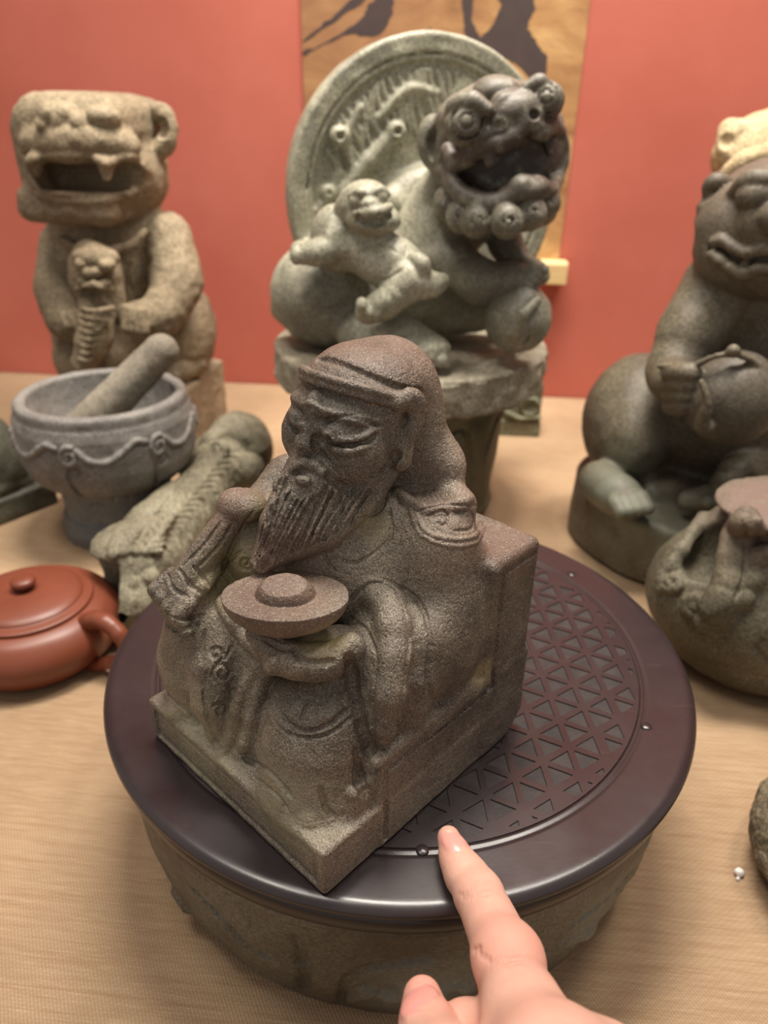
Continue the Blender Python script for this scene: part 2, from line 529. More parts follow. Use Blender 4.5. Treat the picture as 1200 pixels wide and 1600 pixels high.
def build_disc_lion():
    # ---- stool: tapered stone drum under the slab
    f = Frame((0.020, 0.628, 0), 0)
    m = stone('stool_stone', srgb(66, 64, 50), srgb(88, 84, 66), srgb(104, 100, 80), 14, 600, .4, .001, .6, .4)
    root = empty('drum_stool', f.o, 0, 'tapered dark green stone drum stool carrying the slab of the disc-backed lion', 'stool')
    v = Vol((-100, -100, -2), (100, 100, 122), 2.0, f)
    v.label('drum').cyl((0, 0, 59), 77, 60, rnd=4, rad2=87)
    v.torus((0, 0, 112), 84, 5, k=4); v.torus((0, 0, 8), 77, 4, k=4)
    for k in range(9):
        a = k * 2 * pi / 9 - .4
        for w in (-1, 1):
            P = [(82.5 * cos(a + w * q), 82.5 * sin(a + w * q), z) for q, z in ((.05, 20), (.22, 40), (.26, 65), (.14, 90), (.03, 98))]
            v.chain(P, 2.0, 1, cut=True, sp=4)
    v.rough(.8, 14, 2)
    v.build(root, m)

    # ---- slab, disc, lion, cub, ball
    f = Frame((0.020, 0.628, 0.1212), 0); A = f.at
    v = Vol((-150, -130, -3), (175, 125, 320), 1.45, f)
    yaw = radians(16)                                  # the disc faces the room, turned a little to the right
    nx, ny = sin(yaw), -cos(yaw)
    v.label('slab').cyl((0, 0, 15), 116, 15, rnd=3)
    v.rough(1.6, 9, 5, (-150, -125, -3), (165, 125, 26))
    # disc
    D = A(663, 306, y=42); R0 = 116
    dn = np.array((nx, ny, 0)); du = np.array((-ny, nx, 0))
    v.label('disc').cyl(D, R0, 12, axis=dn, rnd=4)
    v.cyl(D + dn * 14, R0 - 14, 7, axis=dn, rnd=1, k=1.5, cut=True)
    v.torus(D + dn * 8.5, R0 - 17, 2.4, axis=dn, k=1.5)
    def dp(u, w, o=12): return D + du * u * .96 + np.array((0, 0, w * .96)) + dn * (o - 4.5)
    # relief: pine trunk and needles, waterfall strands, rocks
    v.label('relief')
    for P, r in (([(-92, -40), (-80, -18), (-72, 6), (-52, 28), (-30, 50)], 6.5), ([(-74, 4), (-62, -12), (-58, -34)], 6),
                 ([(-66, 20), (-72, 44), (-60, 66)], 4), ([(-88, -52), (-78, -64), (-66, -82)], 4.5), ([(-96, -10), (-84, 4), (-78, 18)], 3.5)):
        v.chain([dp(*p) for p in P], r, 3, sp=4)
    for u, w, r in ((-30, 50, 6), (-78, 46, 6), (-58, -8, 6), (-72, -34, 6), (-88, 4, 4.5)):
        v.ell(dp(u, w, 15), (r + 2, r, r + 2), 2); v.ell(dp(u, w, 20), (r * .5, r * .6, r * .5), 1, cut=True)
    v.chain([dp(-44, 60), dp(-20, 80), dp(6, 78)], [3.5, 4.5, 2.5], 3, sp=4)
    rng = np.random.default_rng(4)
    for i in range(34):                                # combed strands hanging all along the rim
        a = radians(158 - i * 3.6); u, w0 = (R0 - 22) * cos(a), (R0 - 22) * sin(a)
        L = 22 + 16 * rng.random() + (12 if 9 < i < 24 else 0)
        P = [dp(u * (1 - .12 * q) + 3 * sin(q * 5 + i * .9) + q * 4, w0 - q * L, 12) for q in np.linspace(0, 1, 6)]
        v.chain(P, [1.8, 2.4, 2.4, 2.2, 1.8, 1.0], 1.0, sp=2)
    for P in ([(-98, -48), (-86, -70), (-70, -90)], [(-92, -40), (-80, -62), (-62, -84)]):
        v.chain([dp(*p) for p in P], 2.2, 1.5, sp=3)
    # cloud-like shoulder of the relief joining the lion's back
    v.ell(dp(-14, 4, 14), (34, 14, 17), 6, rot=(0, -28, 16)); v.ell(dp(-32, -4, 20), (12, 10, 12), 4)
    for q in range(3):
        v.chain(curl3(dp(-30 + q * 20, -6 + q * 14, 24), du, (0, 0, 1), 8, 1.1, 2), 2.0, 1.2)
    # ---- lion
    v.label('lion_body')
    hip = A(505, 455, y=-30)
    v.ell(hip + (4, 8, -4), (47, 44, 42), 0, rot=(0, 10, 0))             # haunch
    v.ell(A(570, 440, y=-6), (62, 34, 40), 12)                            # trunk
    v.ell(A(670, 400, y=-14), (34, 34, 58), 14, rot=(0, 12, 0))           # chest
    v.ell(A(715, 320, y=-8), (32, 32, 36), 14)                            # neck
    v.ell(A(700, 480, y=0), (56, 26, 22), 10)
    v.chain([A(700, 405, y=-36), A(750, 440, y=-58), A(800, 438, y=-66), A(842, 430, y=-64)], [20, 16, 12, 8], 6, sp=4)   # near foreleg reaching over the ball
    v.chain([A(716, 440, y=-40), A(770, 458, y=-60), A(822, 452, y=-66)], [13, 10, 7], 4, sp=3)
    v.chain([A(790, 380, y=-14), A(815, 420, y=-30), A(838, 425, y=-40)], [14, 11, 9], 5, sp=3)
    v.chain([A(560, 520, y=-62), A(620, 525, y=-78), A(668, 540, y=-88)], [18, 15, 11], 6, sp=3)      # hind foot on the slab
    v.label('paw').ell(A(672, 545, y=-90), (15, 14, 10), 3)
    for q in range(4):
        v.chain([A(640 + q * 15, 532 + q * 4, y=-92), A(644 + q * 15, 548 + q * 5, y=-100)], [6, 5.5], 1)
    v.label('paw#f')
    for q in range(4):
        v.chain([A(806 + q * 9, 440 - q * 6, y=-74), A(828 + q * 7, 446 - q * 8, y=-78)], [5, 4.4], 1)
    v.label('tail')                                                       # combed hair at the rump
    for q in range(6):
        P = [A(478 - q * 6, 378 + q * 5, y=-34 + q * 6), A(452 - q * 3, 420 + q * 6, y=-40 + q * 6), A(444 - q * 2, 470 + q * 3, y=-36 + q * 6), A(460 - q * 2, 520 - q * 2, y=-34 + q * 6)]
        v.chain(P, [3.5, 5.5, 5.5, 3], 1.5, sp=4)
    # ---- head: open-mouthed, turned to the right
    v.label('head')
    H = A(778, 240, y=-40)
    v.ell(H + (0, 4, 2), (50, 46, 45), 6)
    v.ell(A(776, 186, y=-50), (42, 34, 19), 6); v.ell(A(776, 146, y=-70), (17, 15, 11), 4)                            # brow dome
    v.ell(A(775, 332, y=-52), (44, 34, 14), 6)                            # jaw
    v.ell(A(782, 262, y=-106), (45, 32, 30), 3, rot=(0, -8, 14), cut=True, lab='mouth')
    v.ell(A(805, 252, y=-96), (42, 24, 26), 3, rot=(0, -10, 14), cut=True, lab='mouth')
    v.label('lip')
    v.chain([A(728, 222, y=-88), A(748, 214, y=-96), A(765, 206, y=-98)], [6, 7, 5], 3, sp=3)
    lip = [(700, 235), (712, 255), (735, 245), (755, 228), (778, 225), (800, 212), (822, 190), (845, 205), (862, 195), (872, 205)]
    lz = [-72, -82, -90, -96, -98, -98, -96, -90, -78, -60]
    v.chain([A(x, y, y=z) for (x, y), z in zip(lip, lz)], [5, 6, 6.5, 7, 7, 7, 7, 6.5, 6, 5], 1.2, sp=4)
    low = [(702, 262), (708, 290), (735, 312), (768, 320), (790, 312), (812, 292), (838, 292), (858, 298), (870, 280)]
    lw = [-70, -82, -92, -98, -100, -102, -96, -82, -62]
    v.chain([A(x, y, y=z) for (x, y), z in zip(low, lw)], [5, 6, 7, 7.5, 7, 7, 7, 6, 5], 2, sp=4)
    v.chain([A(702, 235, y=-70), A(692, 262, y=-64), A(706, 288, y=-78)], [5, 6, 5], 2, sp=3)
    v.chain([A(872, 205, y=-60), A(877, 240, y=-52), A(870, 282, y=-60)], [5, 6, 5], 2, sp=3)
    v.label('tongue').ell(A(818, 298, y=-96), (18, 13, 8), 2, rot=(0, -14, 10))
    v.label('tooth').chain([A(764, 240, y=-98), A(765, 256, y=-100)], [5.4, 3.2], .5)
    v.label('tooth#r').chain([A(858, 225, y=-76), A(858, 240, y=-78)], [4.6, 2.6], .5)
    v.label('nose')
    v.ell(A(800, 176, y=-88), (20, 16, 13), 3, rot=(0, -18, 12))
    v.ell(A(782, 196, y=-96), (9, 9, 8), 1.5); v.ell(A(832, 180, y=-92), (8, 8, 7), 1.5)
    v.ell(A(780, 196, y=-106), (4, 4, 3.4), 1, cut=True); v.ell(A(834, 180, y=-100), (4, 4, 3), 1, cut=True)
    for nm, px, py, y, r in (('eye', 729, 195, -93, 14.5), ('eye#r', 850, 158, -84, 13)):
        v.label(nm)
        c = A(px, py, y=y)
        v.ell(c, (r, r, r * .95), 0); v.torus(c + (-1, -r * .62, 2), r * .62, 1.4, axis=(-.1, -1, .15), k=.6, cut=True)
        v.torus(c + (-1, -r * .9, 2), r * .30, 1.1, axis=(-.1, -1, .15), k=.4, cut=True)
    v.label('brow')
    v.chain([A(700, 188, y=-84), A(712, 166, y=-94), A(738, 158, y=-100), A(762, 172, y=-104)], [4, 6, 6, 4], 1.5, sp=4)
    v.chain([A(822, 138, y=-90), A(842, 130, y=-88), A(860, 142, y=-82)], [4, 5.5, 4], 1.5, sp=4)
    v.chain([A(768, 222, y=-94), A(766, 190, y=-96), A(784, 158, y=-96), A(812, 146, y=-92)], [3.5, 4, 4, 3], 1.5, sp=4)
    v.label('ear').ell(A(684, 225, y=-34), (15, 10, 20), 2, rot=(0, -14, 0)); v.ell(A(680, 224, y=-46), (8, 7, 12), 2, cut=True)
    v.label('beard_curl')
    for px, py, y in ((702, 316, -72), (722, 338, -86), (745, 346, -98), (792, 346, -106), (828, 334, -98), (850, 318, -80)):
        c = A(px, py, y=y); v.ell(c, (11.5, 11, 11.5), 1)
        v.chain(curl3(c + (0, -9, 2), (1, 0, 0), (0, -.2, 1), 6, 1.3), .9, .4, cut=True)
    v.label('mane')
    for q in range(7):
        c = A(694 - q * 3, 262 + q * 12, y=-40 + q * 2); v.ell(c, (9, 9, 8), 2)
    # ---- cub lying over the lion's side
    v.label('cub')
    v.chain([A(560, 378, y=-62), A(600, 405, y=-78), A(640, 428, y=-84)], [20, 19, 16], 6, sp=3)
    v.ell(A(530, 372, y=-60), (21, 18, 24), 6)
    v.chain([A(525, 385, y=-74), A(500, 395, y=-78), A(470, 394, y=-70)], [10, 9, 8], 3, sp=3)       # foreleg on the haunch
    v.chain([A(635, 440, y=-92), A(610, 468, y=-98), A(575, 488, y=-96)], [15, 11, 9], 4, sp=3)     # hind leg
    v.chain([A(640, 436, y=-94), A(668, 446, y=-92), A(690, 440, y=-84)], [13, 9, 6], 4, sp=3)
    v.label('cub_head')
    v.ell(A(572, 322, y=-74), (20, 18, 17), 3); v.ell(A(584, 343, y=-84), (19, 17, 11), 2); v.chain([A(556, 334, y=-96), A(584, 332, y=-104), A(608, 324, y=-96)], [3, 4, 3], 1, sp=3)
    v.chain([A(562, 342, y=-99), A(585, 348, y=-100), A(606, 338, y=-94)], [3.2, 3.6, 3], 1, cut=True, sp=3)
    for px, py in ((558, 314), (592, 308)):
        v.ell(A(px, py, y=-92), (6, 6, 5.5), .5)
    v.chain([A(548, 306, y=-90), A(562, 300, y=-96), A(576, 306, y=-96)], 3, 1, sp=3); v.chain([A(582, 302, y=-96), A(594, 296, y=-94), A(604, 304, y=-88)], 3, 1, sp=3)
    v.ell(A(578, 320, y=-98), (7, 6, 5), 1); v.ell(A(538, 325, y=-70), (7, 5, 9), 1.5)
    v.label('cub_mane')
    for q in range(4):
        v.chain([A(540 - q * 7, 340 + q * 2, y=-72), A(533 - q * 6, 362 + q * 3, y=-78), A(548 - q * 4, 385 + q * 2, y=-80), A(562 - q * 3, 402, y=-78)], [3, 4, 4, 2], 1.2, sp=4)
    v.label('cub_tail').chain([A(645, 402, y=-96), A(660, 412, y=-100), A(664, 432, y=-98)], [4, 6, 3.5], 1.5, sp=3)
    v.lab = v.names['cub']
    for px, py in ((566, 478), (578, 490), (592, 490)):
        v.ell(A(px, py, y=-104), (4.5, 5, 6), 1)
    for q in range(4):
        v.ell(A(462 + q * 11, 400, y=-78), (4.2, 5, 6.5), 1)
    # ---- embroidered ball under the paw
    v.label('ball').ell(A(809, 497, y=-72), (25, 25, 26), 1)
    c = A(812, 495, y=-72)
    v.chain([A(838, 470, y=-92), A(818, 490, y=-101), A(806, 520, y=-96)], 4, 1.5, sp=4)
    v.chain([A(842, 478, y=-92), A(838, 505, y=-100), A(822, 532, y=-92)], 1.6, .8, cut=True, sp=4)
    v.label('slab').chain([A(755, 572, z=31), A(790, 560, z=31), A(815, 552, z=31)], [2, 4, 2], 3, sp=3)
    for P in ([(566, 430), (600, 438), (630, 420)], [(560, 398), (590, 380), (620, 395)]):
        v.groove(v.see(P), 1.0)
    v.rough(.45, 9, 8)
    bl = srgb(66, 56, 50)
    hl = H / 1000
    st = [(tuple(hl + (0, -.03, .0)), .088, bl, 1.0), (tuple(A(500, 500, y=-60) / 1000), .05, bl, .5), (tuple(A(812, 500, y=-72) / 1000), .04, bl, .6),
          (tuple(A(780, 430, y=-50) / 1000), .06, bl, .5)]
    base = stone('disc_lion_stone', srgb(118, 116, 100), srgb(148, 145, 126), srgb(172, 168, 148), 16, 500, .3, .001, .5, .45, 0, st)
    edge = stone('slab_stone', srgb(108, 102, 88), srgb(142, 134, 116), srgb(164, 157, 138), 18, 420, .5, .0015, .7, .3)
    root = empty('disc_lion', f.o, 0, 'green stone lion with gaping mouth and cub before a carved round disc', 'statue')
    v.build(root, {'*': base, 'slab': edge})


def sqrt_(x): return math.sqrt(max(x, 0))


build_disc_lion()


def build_left_lion():
    f = Frame((-0.300, 0.775, 0), -8.0); A = f.at
    v = Vol((-125, -125, -2), (125, 100, 365), 1.6, f)
    c0 = A(292, 712, z=0); x1 = c0[0]; y0 = c0[1]; xl = A(96, 590, y=0)[0]
    v.label('plinth').box(((x1 + xl) / 2, y0 + 66, 33), ((x1 - xl) / 2, 66, 34), 4)
    T = 67
    v.label('body')
    v.ell(A(185, 500, y=10), (66, 52, 62), 0)
    v.ell(A(178, 400, y=5), (60, 44, 66), 16)
    v.ell(A(170, 350, y=0), (56, 44, 34), 14)
    v.ell(A(288, 515, y=26), (32, 44, 52), 8)
    v.ell(A(128, 528, y=26), (26, 40, 46), 8)
    v.ell(A(150, 560, y=-30), (44, 34, 36), 10)
    v.label('arm')
    v.chain([A(262, 370, y=-8), A(276, 440, y=-26), A(252, 490, y=-54), A(212, 497, y=-70)], [23, 24, 20, 14], 6, sp=4)
    v.ell(A(216, 500, y=-70), (19, 14, 17), 3)
    v.label('arm#l')
    v.chain([A(92, 380, y=-8), A(92, 450, y=-26), A(104, 500, y=-54), A(126, 507, y=-70)], [18, 22, 18, 13], 6, sp=4)
    v.lab = v.names['arm']
    for q in range(4):
        v.chain([A(196 + q * 8, 482 + q * 2, y=-80), A(196 + q * 10, 512 + q * 2, y=-84)], [4.5, 4.5], 1)
    v.lab = v.names['arm#l']
    for q in range(3):
        v.chain([A(98 + q * 12, 492, y=-80), A(106 + q * 12, 508, y=-84)], [4.5, 4.5], 1)
    v.label('foot')
    v.chain([A(248, 604, y=-15), A(272, 584, y=-10), A(302, 566, y=12)], [14, 14, 14], 3, sp=3)
    for q in range(3):
        v.chain([A(246 + q * 9, 604 - q * 2, y=-29), A(256 + q * 9, 590 - q * 2, y=-27)], [4.5, 4.5], 1)
    # ---- broad box-shaped head
    v.label('head')
    H = A(146, 243, y=-12); hr = (0, 0, -6)
    v.box(H, (57, 54, 50), 30, 6, rot=hr)
    v.box(A(150, 190, y=-18), (50, 50, 20), 17, 8, rot=hr)
    v.box(A(140, 316, y=-26), (50, 46, 16), 13, 5, rot=hr)
    v.chain([A(50, 226, y=-62), A(90, 222, y=-72), A(150, 220, y=-72), A(200, 228, y=-56)], [11, 13, 13, 11], 6, sp=3)       # upper lip roll
    v.label('mouth_edge')
    up = [(44, 250), (55, 256), (80, 252), (130, 253), (150, 262), (165, 272), (180, 256), (200, 250), (216, 262)]
    v.chain([A(x, y, y=-74 + .0035 * (x - 110) ** 2 * .6) for x, y in up], 5, 2, sp=3)
    lo = [(46, 262), (58, 290), (90, 302), (140, 305), (180, 300), (210, 290), (219, 265)]
    v.chain([A(x, y, y=-72 + .0035 * (x - 110) ** 2 * .6) for x, y in lo], 4.5, 2, sp=3)
    v.lab = v.names['head']
    v.box(A(128, 278, y=-74), (46, 34, 11.5), 9, 2, rot=hr, cut=True, lab='mouth')
    v.ell(A(196, 274, y=-58), (16, 22, 12), 2, cut=True, lab='mouth')
    for nm, px, py in (('fang', 57, 262), ('fang#r', 165, 268)):
        v.label(nm).chain([A(px, py - 12, y=-76), A(px + 1, py + 8, y=-78)], [8, 3.5], 2)
    v.label('lip').ridge(v.see([(44, 256), (58, 246), (90, 243), (140, 243), (165, 256), (186, 246), (212, 246), (226, 262)]), 3.4, 2)
    v.ridge(v.see([(50, 296), (70, 308), (110, 314), (160, 314), (200, 304), (224, 284), (228, 264)]), 3.2, 2)
    v.label('nose')
    for px, py, r in ((80, 178, 11), (74, 194, 9), (100, 190, 12), (128, 192, 10), (105, 178, 9)):
        v.ell(A(px, py, y=-72), (r, 12, r * .9), 2)
    v.label('eye').ell(A(162, 182, y=-68), (15, 13, 9), 1.5, rot=(0, 6, 0))
    v.label('eye#l').ell(A(92, 170, y=-68), (14, 8, 6), 2)
    v.label('ear'); c = A(249, 204, y=-4)
    v.chain([c + (-4, 0, 14), c + (6, -4, 15), c + (12, -5, 2), c + (6, -6, -12)], [8, 8, 8, 9], 2, sp=3)
    v.ell(c + (8, -14, 2), (6, 7, 9), 2, cut=True)
    v.ell(A(228, 270, y=-16), (16, 30, 24), 10)
    v.lab = v.names['body']
    v.chain([A(95, 375, y=-44), A(140, 392, y=-54), A(200, 385, y=-50), A(226, 362, y=-40)], 4, 3, sp=4)
    # ---- small monster mask held on the chest, ribbed tongue below
    v.label('mask')
    v.ell(A(150, 432, y=-64), (26, 20, 33), 4)
    v.ell(A(150, 402, y=-80), (22, 12, 10), 3); v.ell(A(146, 392, y=-78), (10, 8, 8), 2)
    for px, py, r in ((128, 412, 6.5), (168, 414, 7), (128, 440, 5), (164, 442, 5.5), (140, 426, 7), (152, 425, 7)):
        v.ell(A(px, py, y=-88), (r, r, r * .8), 1.2)
    v.chain([A(120, 452, y=-84), A(148, 446, y=-94), A(174, 452, y=-84)], [3, 4, 3], 1, sp=3)
    v.ell(A(146, 458, y=-92), (14, 8, 5), 1, cut=True)
    v.ell(A(180, 470, y=-66), (10, 10, 22), 3)
    v.label('ribbed_strap')
    v.chain([A(150, 478, y=-74), A(150, 520, y=-84), A(132, 566, y=-86)], [16, 17, 12], 3, sp=3)
    for q in range(8):
        y = 486 + q * 11
        P = [A(128 - q * 1, y - 4, y=-92), A(146 - q * 2, y, y=-104), A(176 - q * 4, y - 4, y=-92)]
        v.chain(P, 2.4, 1, sp=3)
    v.rough(.9, 7, 6)
    m = stone('sand_stone', srgb(108, 95, 76), srgb(140, 126, 103), srgb(164, 150, 125), 10, 420, .6, .0016, .8, .25, 0,
              [(tuple(A(130, 310, y=-60) / 1000), .07, srgb(112, 92, 72), .6), ((.06, 0, .03), .06, srgb(104, 86, 66), .7)])
    root = empty('box_headed_lion', f.o, f.yaw, 'pale sandstone seated lion with boxy head and open mouth on a plinth', 'statue')
    v.build(root, m)


def build_mortar():
    f = Frame((-0.229, 0.566, 0), 0); A = f.at
    v = Vol((-84, -84, -1), (84, 84, 130), 1.2, f)
    v.label('bowl')
    prof = [(0, 47.5), (10, 48.5), (14, 46.5), (19, 46.5), (22, 43), (40, 45), (49, 47.5), (52, 53), (56, 59.5), (63, 65), (75, 69.5), (90, 71), (104, 70), (113, 67), (119, 64.5)]
    pz = np.array([p[0] for p in prof]); pr = np.array([p[1] for p in prof])
    def fn(X, Y, Z):
        q = np.sqrt(X * X + Y * Y); r = np.interp(Z, pz, pr)
        return np.maximum((q - r) * .8, np.maximum(Z - 119, -Z))
    v.put(fn, (-80, -80, -1), (80, 80, 121))
    v.torus((0, 0, 117), 61, 5, k=2)
    v.ell((0, 0, 122), (56.5, 56.5, 62), 1, cut=True, lab='bowl_inside')
    v.torus((0, 0, 113), 68.5, 1.6, k=1, cut=True)
    v.torus((0, 0, 50), 50, 1.8, k=2, cut=True); v.torus((0, 0, 19.6), 48.5, 1.8, k=1, cut=True); v.torus((0, 0, 11.5), 51, 1.6, k=1, cut=True)
    v.label('cloud_border')
    for k in range(6):                                  # drooping cloud border: scroll heads and swags
        a0 = radians(-147 + k * 54)
        def W(a, z, o=0):
            r = float(np.interp(z, pz, pr)) + o; return (r * cos(a0 + a), r * sin(a0 + a), z)
        sw = [W(.08, 96), W(.2, 88), W(.36, 86), W(.5, 90), W(.6, 95), W(.7, 99), W(.8, 97), W(.87, 97)]
        v.chain(sw, 1.5, .8, cut=True, sp=4)
        v.chain([W(a + .0, z + 3.2, -.4) for a, z in ((.08, 96), (.2, 88), (.36, 86), (.5, 90), (.6, 95), (.7, 99), (.8, 97))], 2.2, 1.2, sp=4)
        ang = np.linspace(0, 1.4 * 2 * pi, 20)
        sc = [W((1 - t / 11) * .105 * cos(t + 1.2), 94 + (1 - t / 11) * 8.5 * sin(t + 1.2), .2) for t in ang]
        v.chain(sc, 2.0, .8)
        v.chain([W(.02, 86), W(-.04, 80), W(-.05, 70), W(-.02, 55)], 2.2, .8, cut=True, sp=3)
        v.chain([W(.06, 85), W(.1, 82), W(.05, 78), W(-.03, 80)], 1.5, .8, cut=True, sp=3)
    for k in range(6):
        a = radians(-120 + k * 54)
        for d in (-.12, .12):
            r = 45.5; v.chain([(r * cos(a + d), r * sin(a + d), 24), (47.5 * cos(a + d), 47.5 * sin(a + d), 54)], 1.0, .6, cut=True)
        c = (45 * cos(a + .5), 45 * sin(a + .5), 38)
        v.chain(curl3(c, (-sin(a + .5), cos(a + .5), 0), (0, 0, 1), 9, 1.3, a), 1.0, .5, cut=True)
    v.rough(.35, 6, 2)
    m = stone('mortar_stone', srgb(94, 90, 86), srgb(118, 114, 109), srgb(138, 134, 128), 14, 700, .35, .0007, .6, .4, 0,
              [((.0, -.03, .02), .05, srgb(92, 100, 104), .6), ((.01, -.01, .075), .05, srgb(150, 140, 120), .5)])
    root = empty('stone_mortar', f.o, 0, 'grey footed stone mortar with scrolled cloud border, before the box-headed lion', 'mortar')
    v.build(root, m)
    # pestle leaning inside
    g = Frame(f.world((-22, -8, 70)), 0); B = g.at
    w = Vol((-40, -40, -20), (110, 60, 110), 1.2, g)
    a = np.array((2, 2, 17.)); b = B(252, 548, y=16)
    w.label('pestle').chain([a, a + (b - a) * .55, b], [17.5, 15, 13.5], 0)
    w.rough(.4, 6, 3)
    m2 = stone('pestle_stone', srgb(108, 100, 88), srgb(134, 126, 112), srgb(152, 144, 128), 18, 700, .4, .0008, .7, .3)
    r2 = empty('stone_pestle', g.o, 0, 'rough grey-brown stone pestle leaning in the mortar', 'pestle')
    w.build(r2, m2)


def build_creature():
    f = Frame((-0.168, 0.555, 0), 0); A = f.at
    v = Vol((-75, -165, -2), (80, 190, 92), 1.3, f)
    v.label('body')
    sp = [A(205, 895, z=34), A(250, 840, z=36), A(300, 778, z=34), A(345, 720, z=36), A(372, 690, z=38)]
    v.chain(sp, [26, 27, 26, 26, 25], 8, sp=4)
    v.chain([A(220, 900, z=14), A(300, 800, z=14), A(380, 716, z=16)], [26, 26, 26], 8)
    v.ell(A(375, 700, z=30), (32, 34, 36), 8)
    v.label('tail')
    v.chain([A(330, 690, z=60), A(352, 676, z=62), A(376, 678, z=60), A(398, 700, z=46), A(402, 730, z=24)], [9, 11, 12, 12, 10], 3, sp=4)
    v.chain([A(326, 705, z=52), A(345, 700, z=60), A(352, 716, z=52)], [6, 7, 5], 2, sp=3)
    v.label('leg').chain([A(250, 880, z=34), A(286, 905, z=16), A(268, 935, z=8)], [17, 15, 11], 5)
    v.label('leg#b').chain([A(385, 735, z=36), A(405, 760, z=14)], [17, 12], 5)
    v.label('head')
    v.ell(A(212, 872, z=44), (33, 32, 26), 4)
    v.ell(A(205, 925, z=28), (27, 30, 23), 6)
    v.ell(A(196, 955, z=16), (24, 20, 14), 6)
    v.ell(A(240, 930, z=20), (18, 22, 16), 5)
    v.chain([A(180, 860, z=50), A(176, 885, z=44), A(184, 905, z=38)], [8, 9, 6], 2, sp=3)       # ear
    v.ell(A(208, 912, z=44), (6, 6, 6), 1); v.ell(A(236, 902, z=46), (6, 6, 6), 1)
    v.chain([A(176, 948, z=20), A(200, 966, z=20), A(232, 952, z=18)], [3, 3, 2.5], 2, cut=True, sp=3)
    v.ell(A(188, 920, z=30), (10, 12, 10), 2, cut=True)
    v.label('mane')
    for q in range(5):
        v.chain([A(178 + q * 17, 866 - q * 2, z=62), A(190 + q * 16, 838 - q * 3, z=64), A(214 + q * 14, 822 - q * 4, z=58)], [4, 6, 3], 2, sp=3)
    v.lab = v.names['body']
    rng = np.random.default_rng(3)
    for i in range(17):                                 # hair strokes across the back
        t = i / 16; cx, cy = 232 + 118 * t, 858 - 150 * t
        for sgn in (-1, 1):
            P = [(cx + sgn * 4, cy), (cx + sgn * 20 + 6, cy + (4 if sgn > 0 else -8) - 6), (cx + sgn * 32 + 4, cy + (18 if sgn > 0 else -4))]
            v.groove(v.see(P, 5), 1.5, 1.2)
    # beast cut back where it overlapped the mortar and the pot
    mc = (np.array((-0.229, 0.566, 0)) - f.o) * 1000; tc = (np.array((-0.2305, 0.3935, 0)) - f.o) * 1000
    v.cyl(mc + (0, 0, 30), 52, 32, rad2=53, k=3, cut=True); v.ell(mc + (0, 0, 98), (76, 76, 54), 3, cut=True); v.cyl(mc + (0, 0, 55), 54, 11, rad2=73, k=2, cut=True); v.cyl(mc + (0, 0, 78), 72, 14, k=2, cut=True)
    v.cyl(tc + (0, 0, 25), 58.5, 30, k=3, cut=True)
    tf = Frame((-0.2305, 0.3935, 0), 0).at
    v.chain([tc + tf(150, 968, y=-20), tc + tf(176, 980, y=-26), tc + tf(196, 1008, y=-30), tc + tf(192, 1030, y=-30)], 8, 2, cut=True)
    v.rough(.8, 8, 9); v.rough(.4, 3.5, 1)
    m = stone('pale_green_stone', srgb(86, 80, 65), srgb(114, 108, 90), srgb(138, 132, 112), 24, 500, .5, .001, .75, .3)
    root = empty('lying_beast', f.o, 0, 'pale green-grey stone crouching long-bodied beast lying between mortar and tray', 'figurine')
    v.build(root, m)


def build_edge_lion():
    f = Frame((-0.372, 0.598, 0), -36.0); A = f.at
    c = A(94, 785, z=0)
    v = Vol((-130, -150, -2), (c[0] + 6, 90, 200), 1.8, f)
    v.label('plinth').box((c[0] - 60, c[1] - 82, 11), (60, 82, 12), 3)
    v.label('body')
    X = c[0] - 60
    v.ell((X + 20, c[1] - 46, 52), (36, 36, 44), 0)
    v.ell((X - 10, c[1] - 60, 90), (40, 40, 60), 12)
    v.ell((X - 10, c[1] - 80, 60), (40, 50, 45), 12)
    v.label('head').ell((X - 20, c[1] - 90, 160), (42, 42, 38), 6)
    v.ell((X - 20, c[1] - 128, 150), (26, 18, 20), 5)
    v.label('haunch').ell((X + 34, c[1] - 40, 42), (24, 34, 32), 3)
    v.label('paw').chain([(X + 40, c[1] - 60, 30), (X + 42, c[1] - 100, 30)], [15, 13], 3)
    for q in range(3):
        v.chain([(X + 30 + q * 9, c[1] - 106, 28), (X + 30 + q * 9, c[1] - 114, 26)], [6, 5], 1)
    v.label('curl').chain([(X + 46, c[1] - 20, 26), (X + 50, c[1] - 50, 30), (X + 48, c[1] - 78, 28)], [8, 9, 6], 2, sp=3)
    v.rough(.8, 9, 3)
    m = stone('dark_green_stone', srgb(58, 58, 50), srgb(84, 84, 72), srgb(108, 106, 92), 14, 500, .3, .001, .5, .45)
    root = empty('edge_lion', f.o, f.yaw, 'dark grey-green stone lion on a black plinth, cut by the left edge', 'statue')
    v.build(root, m)


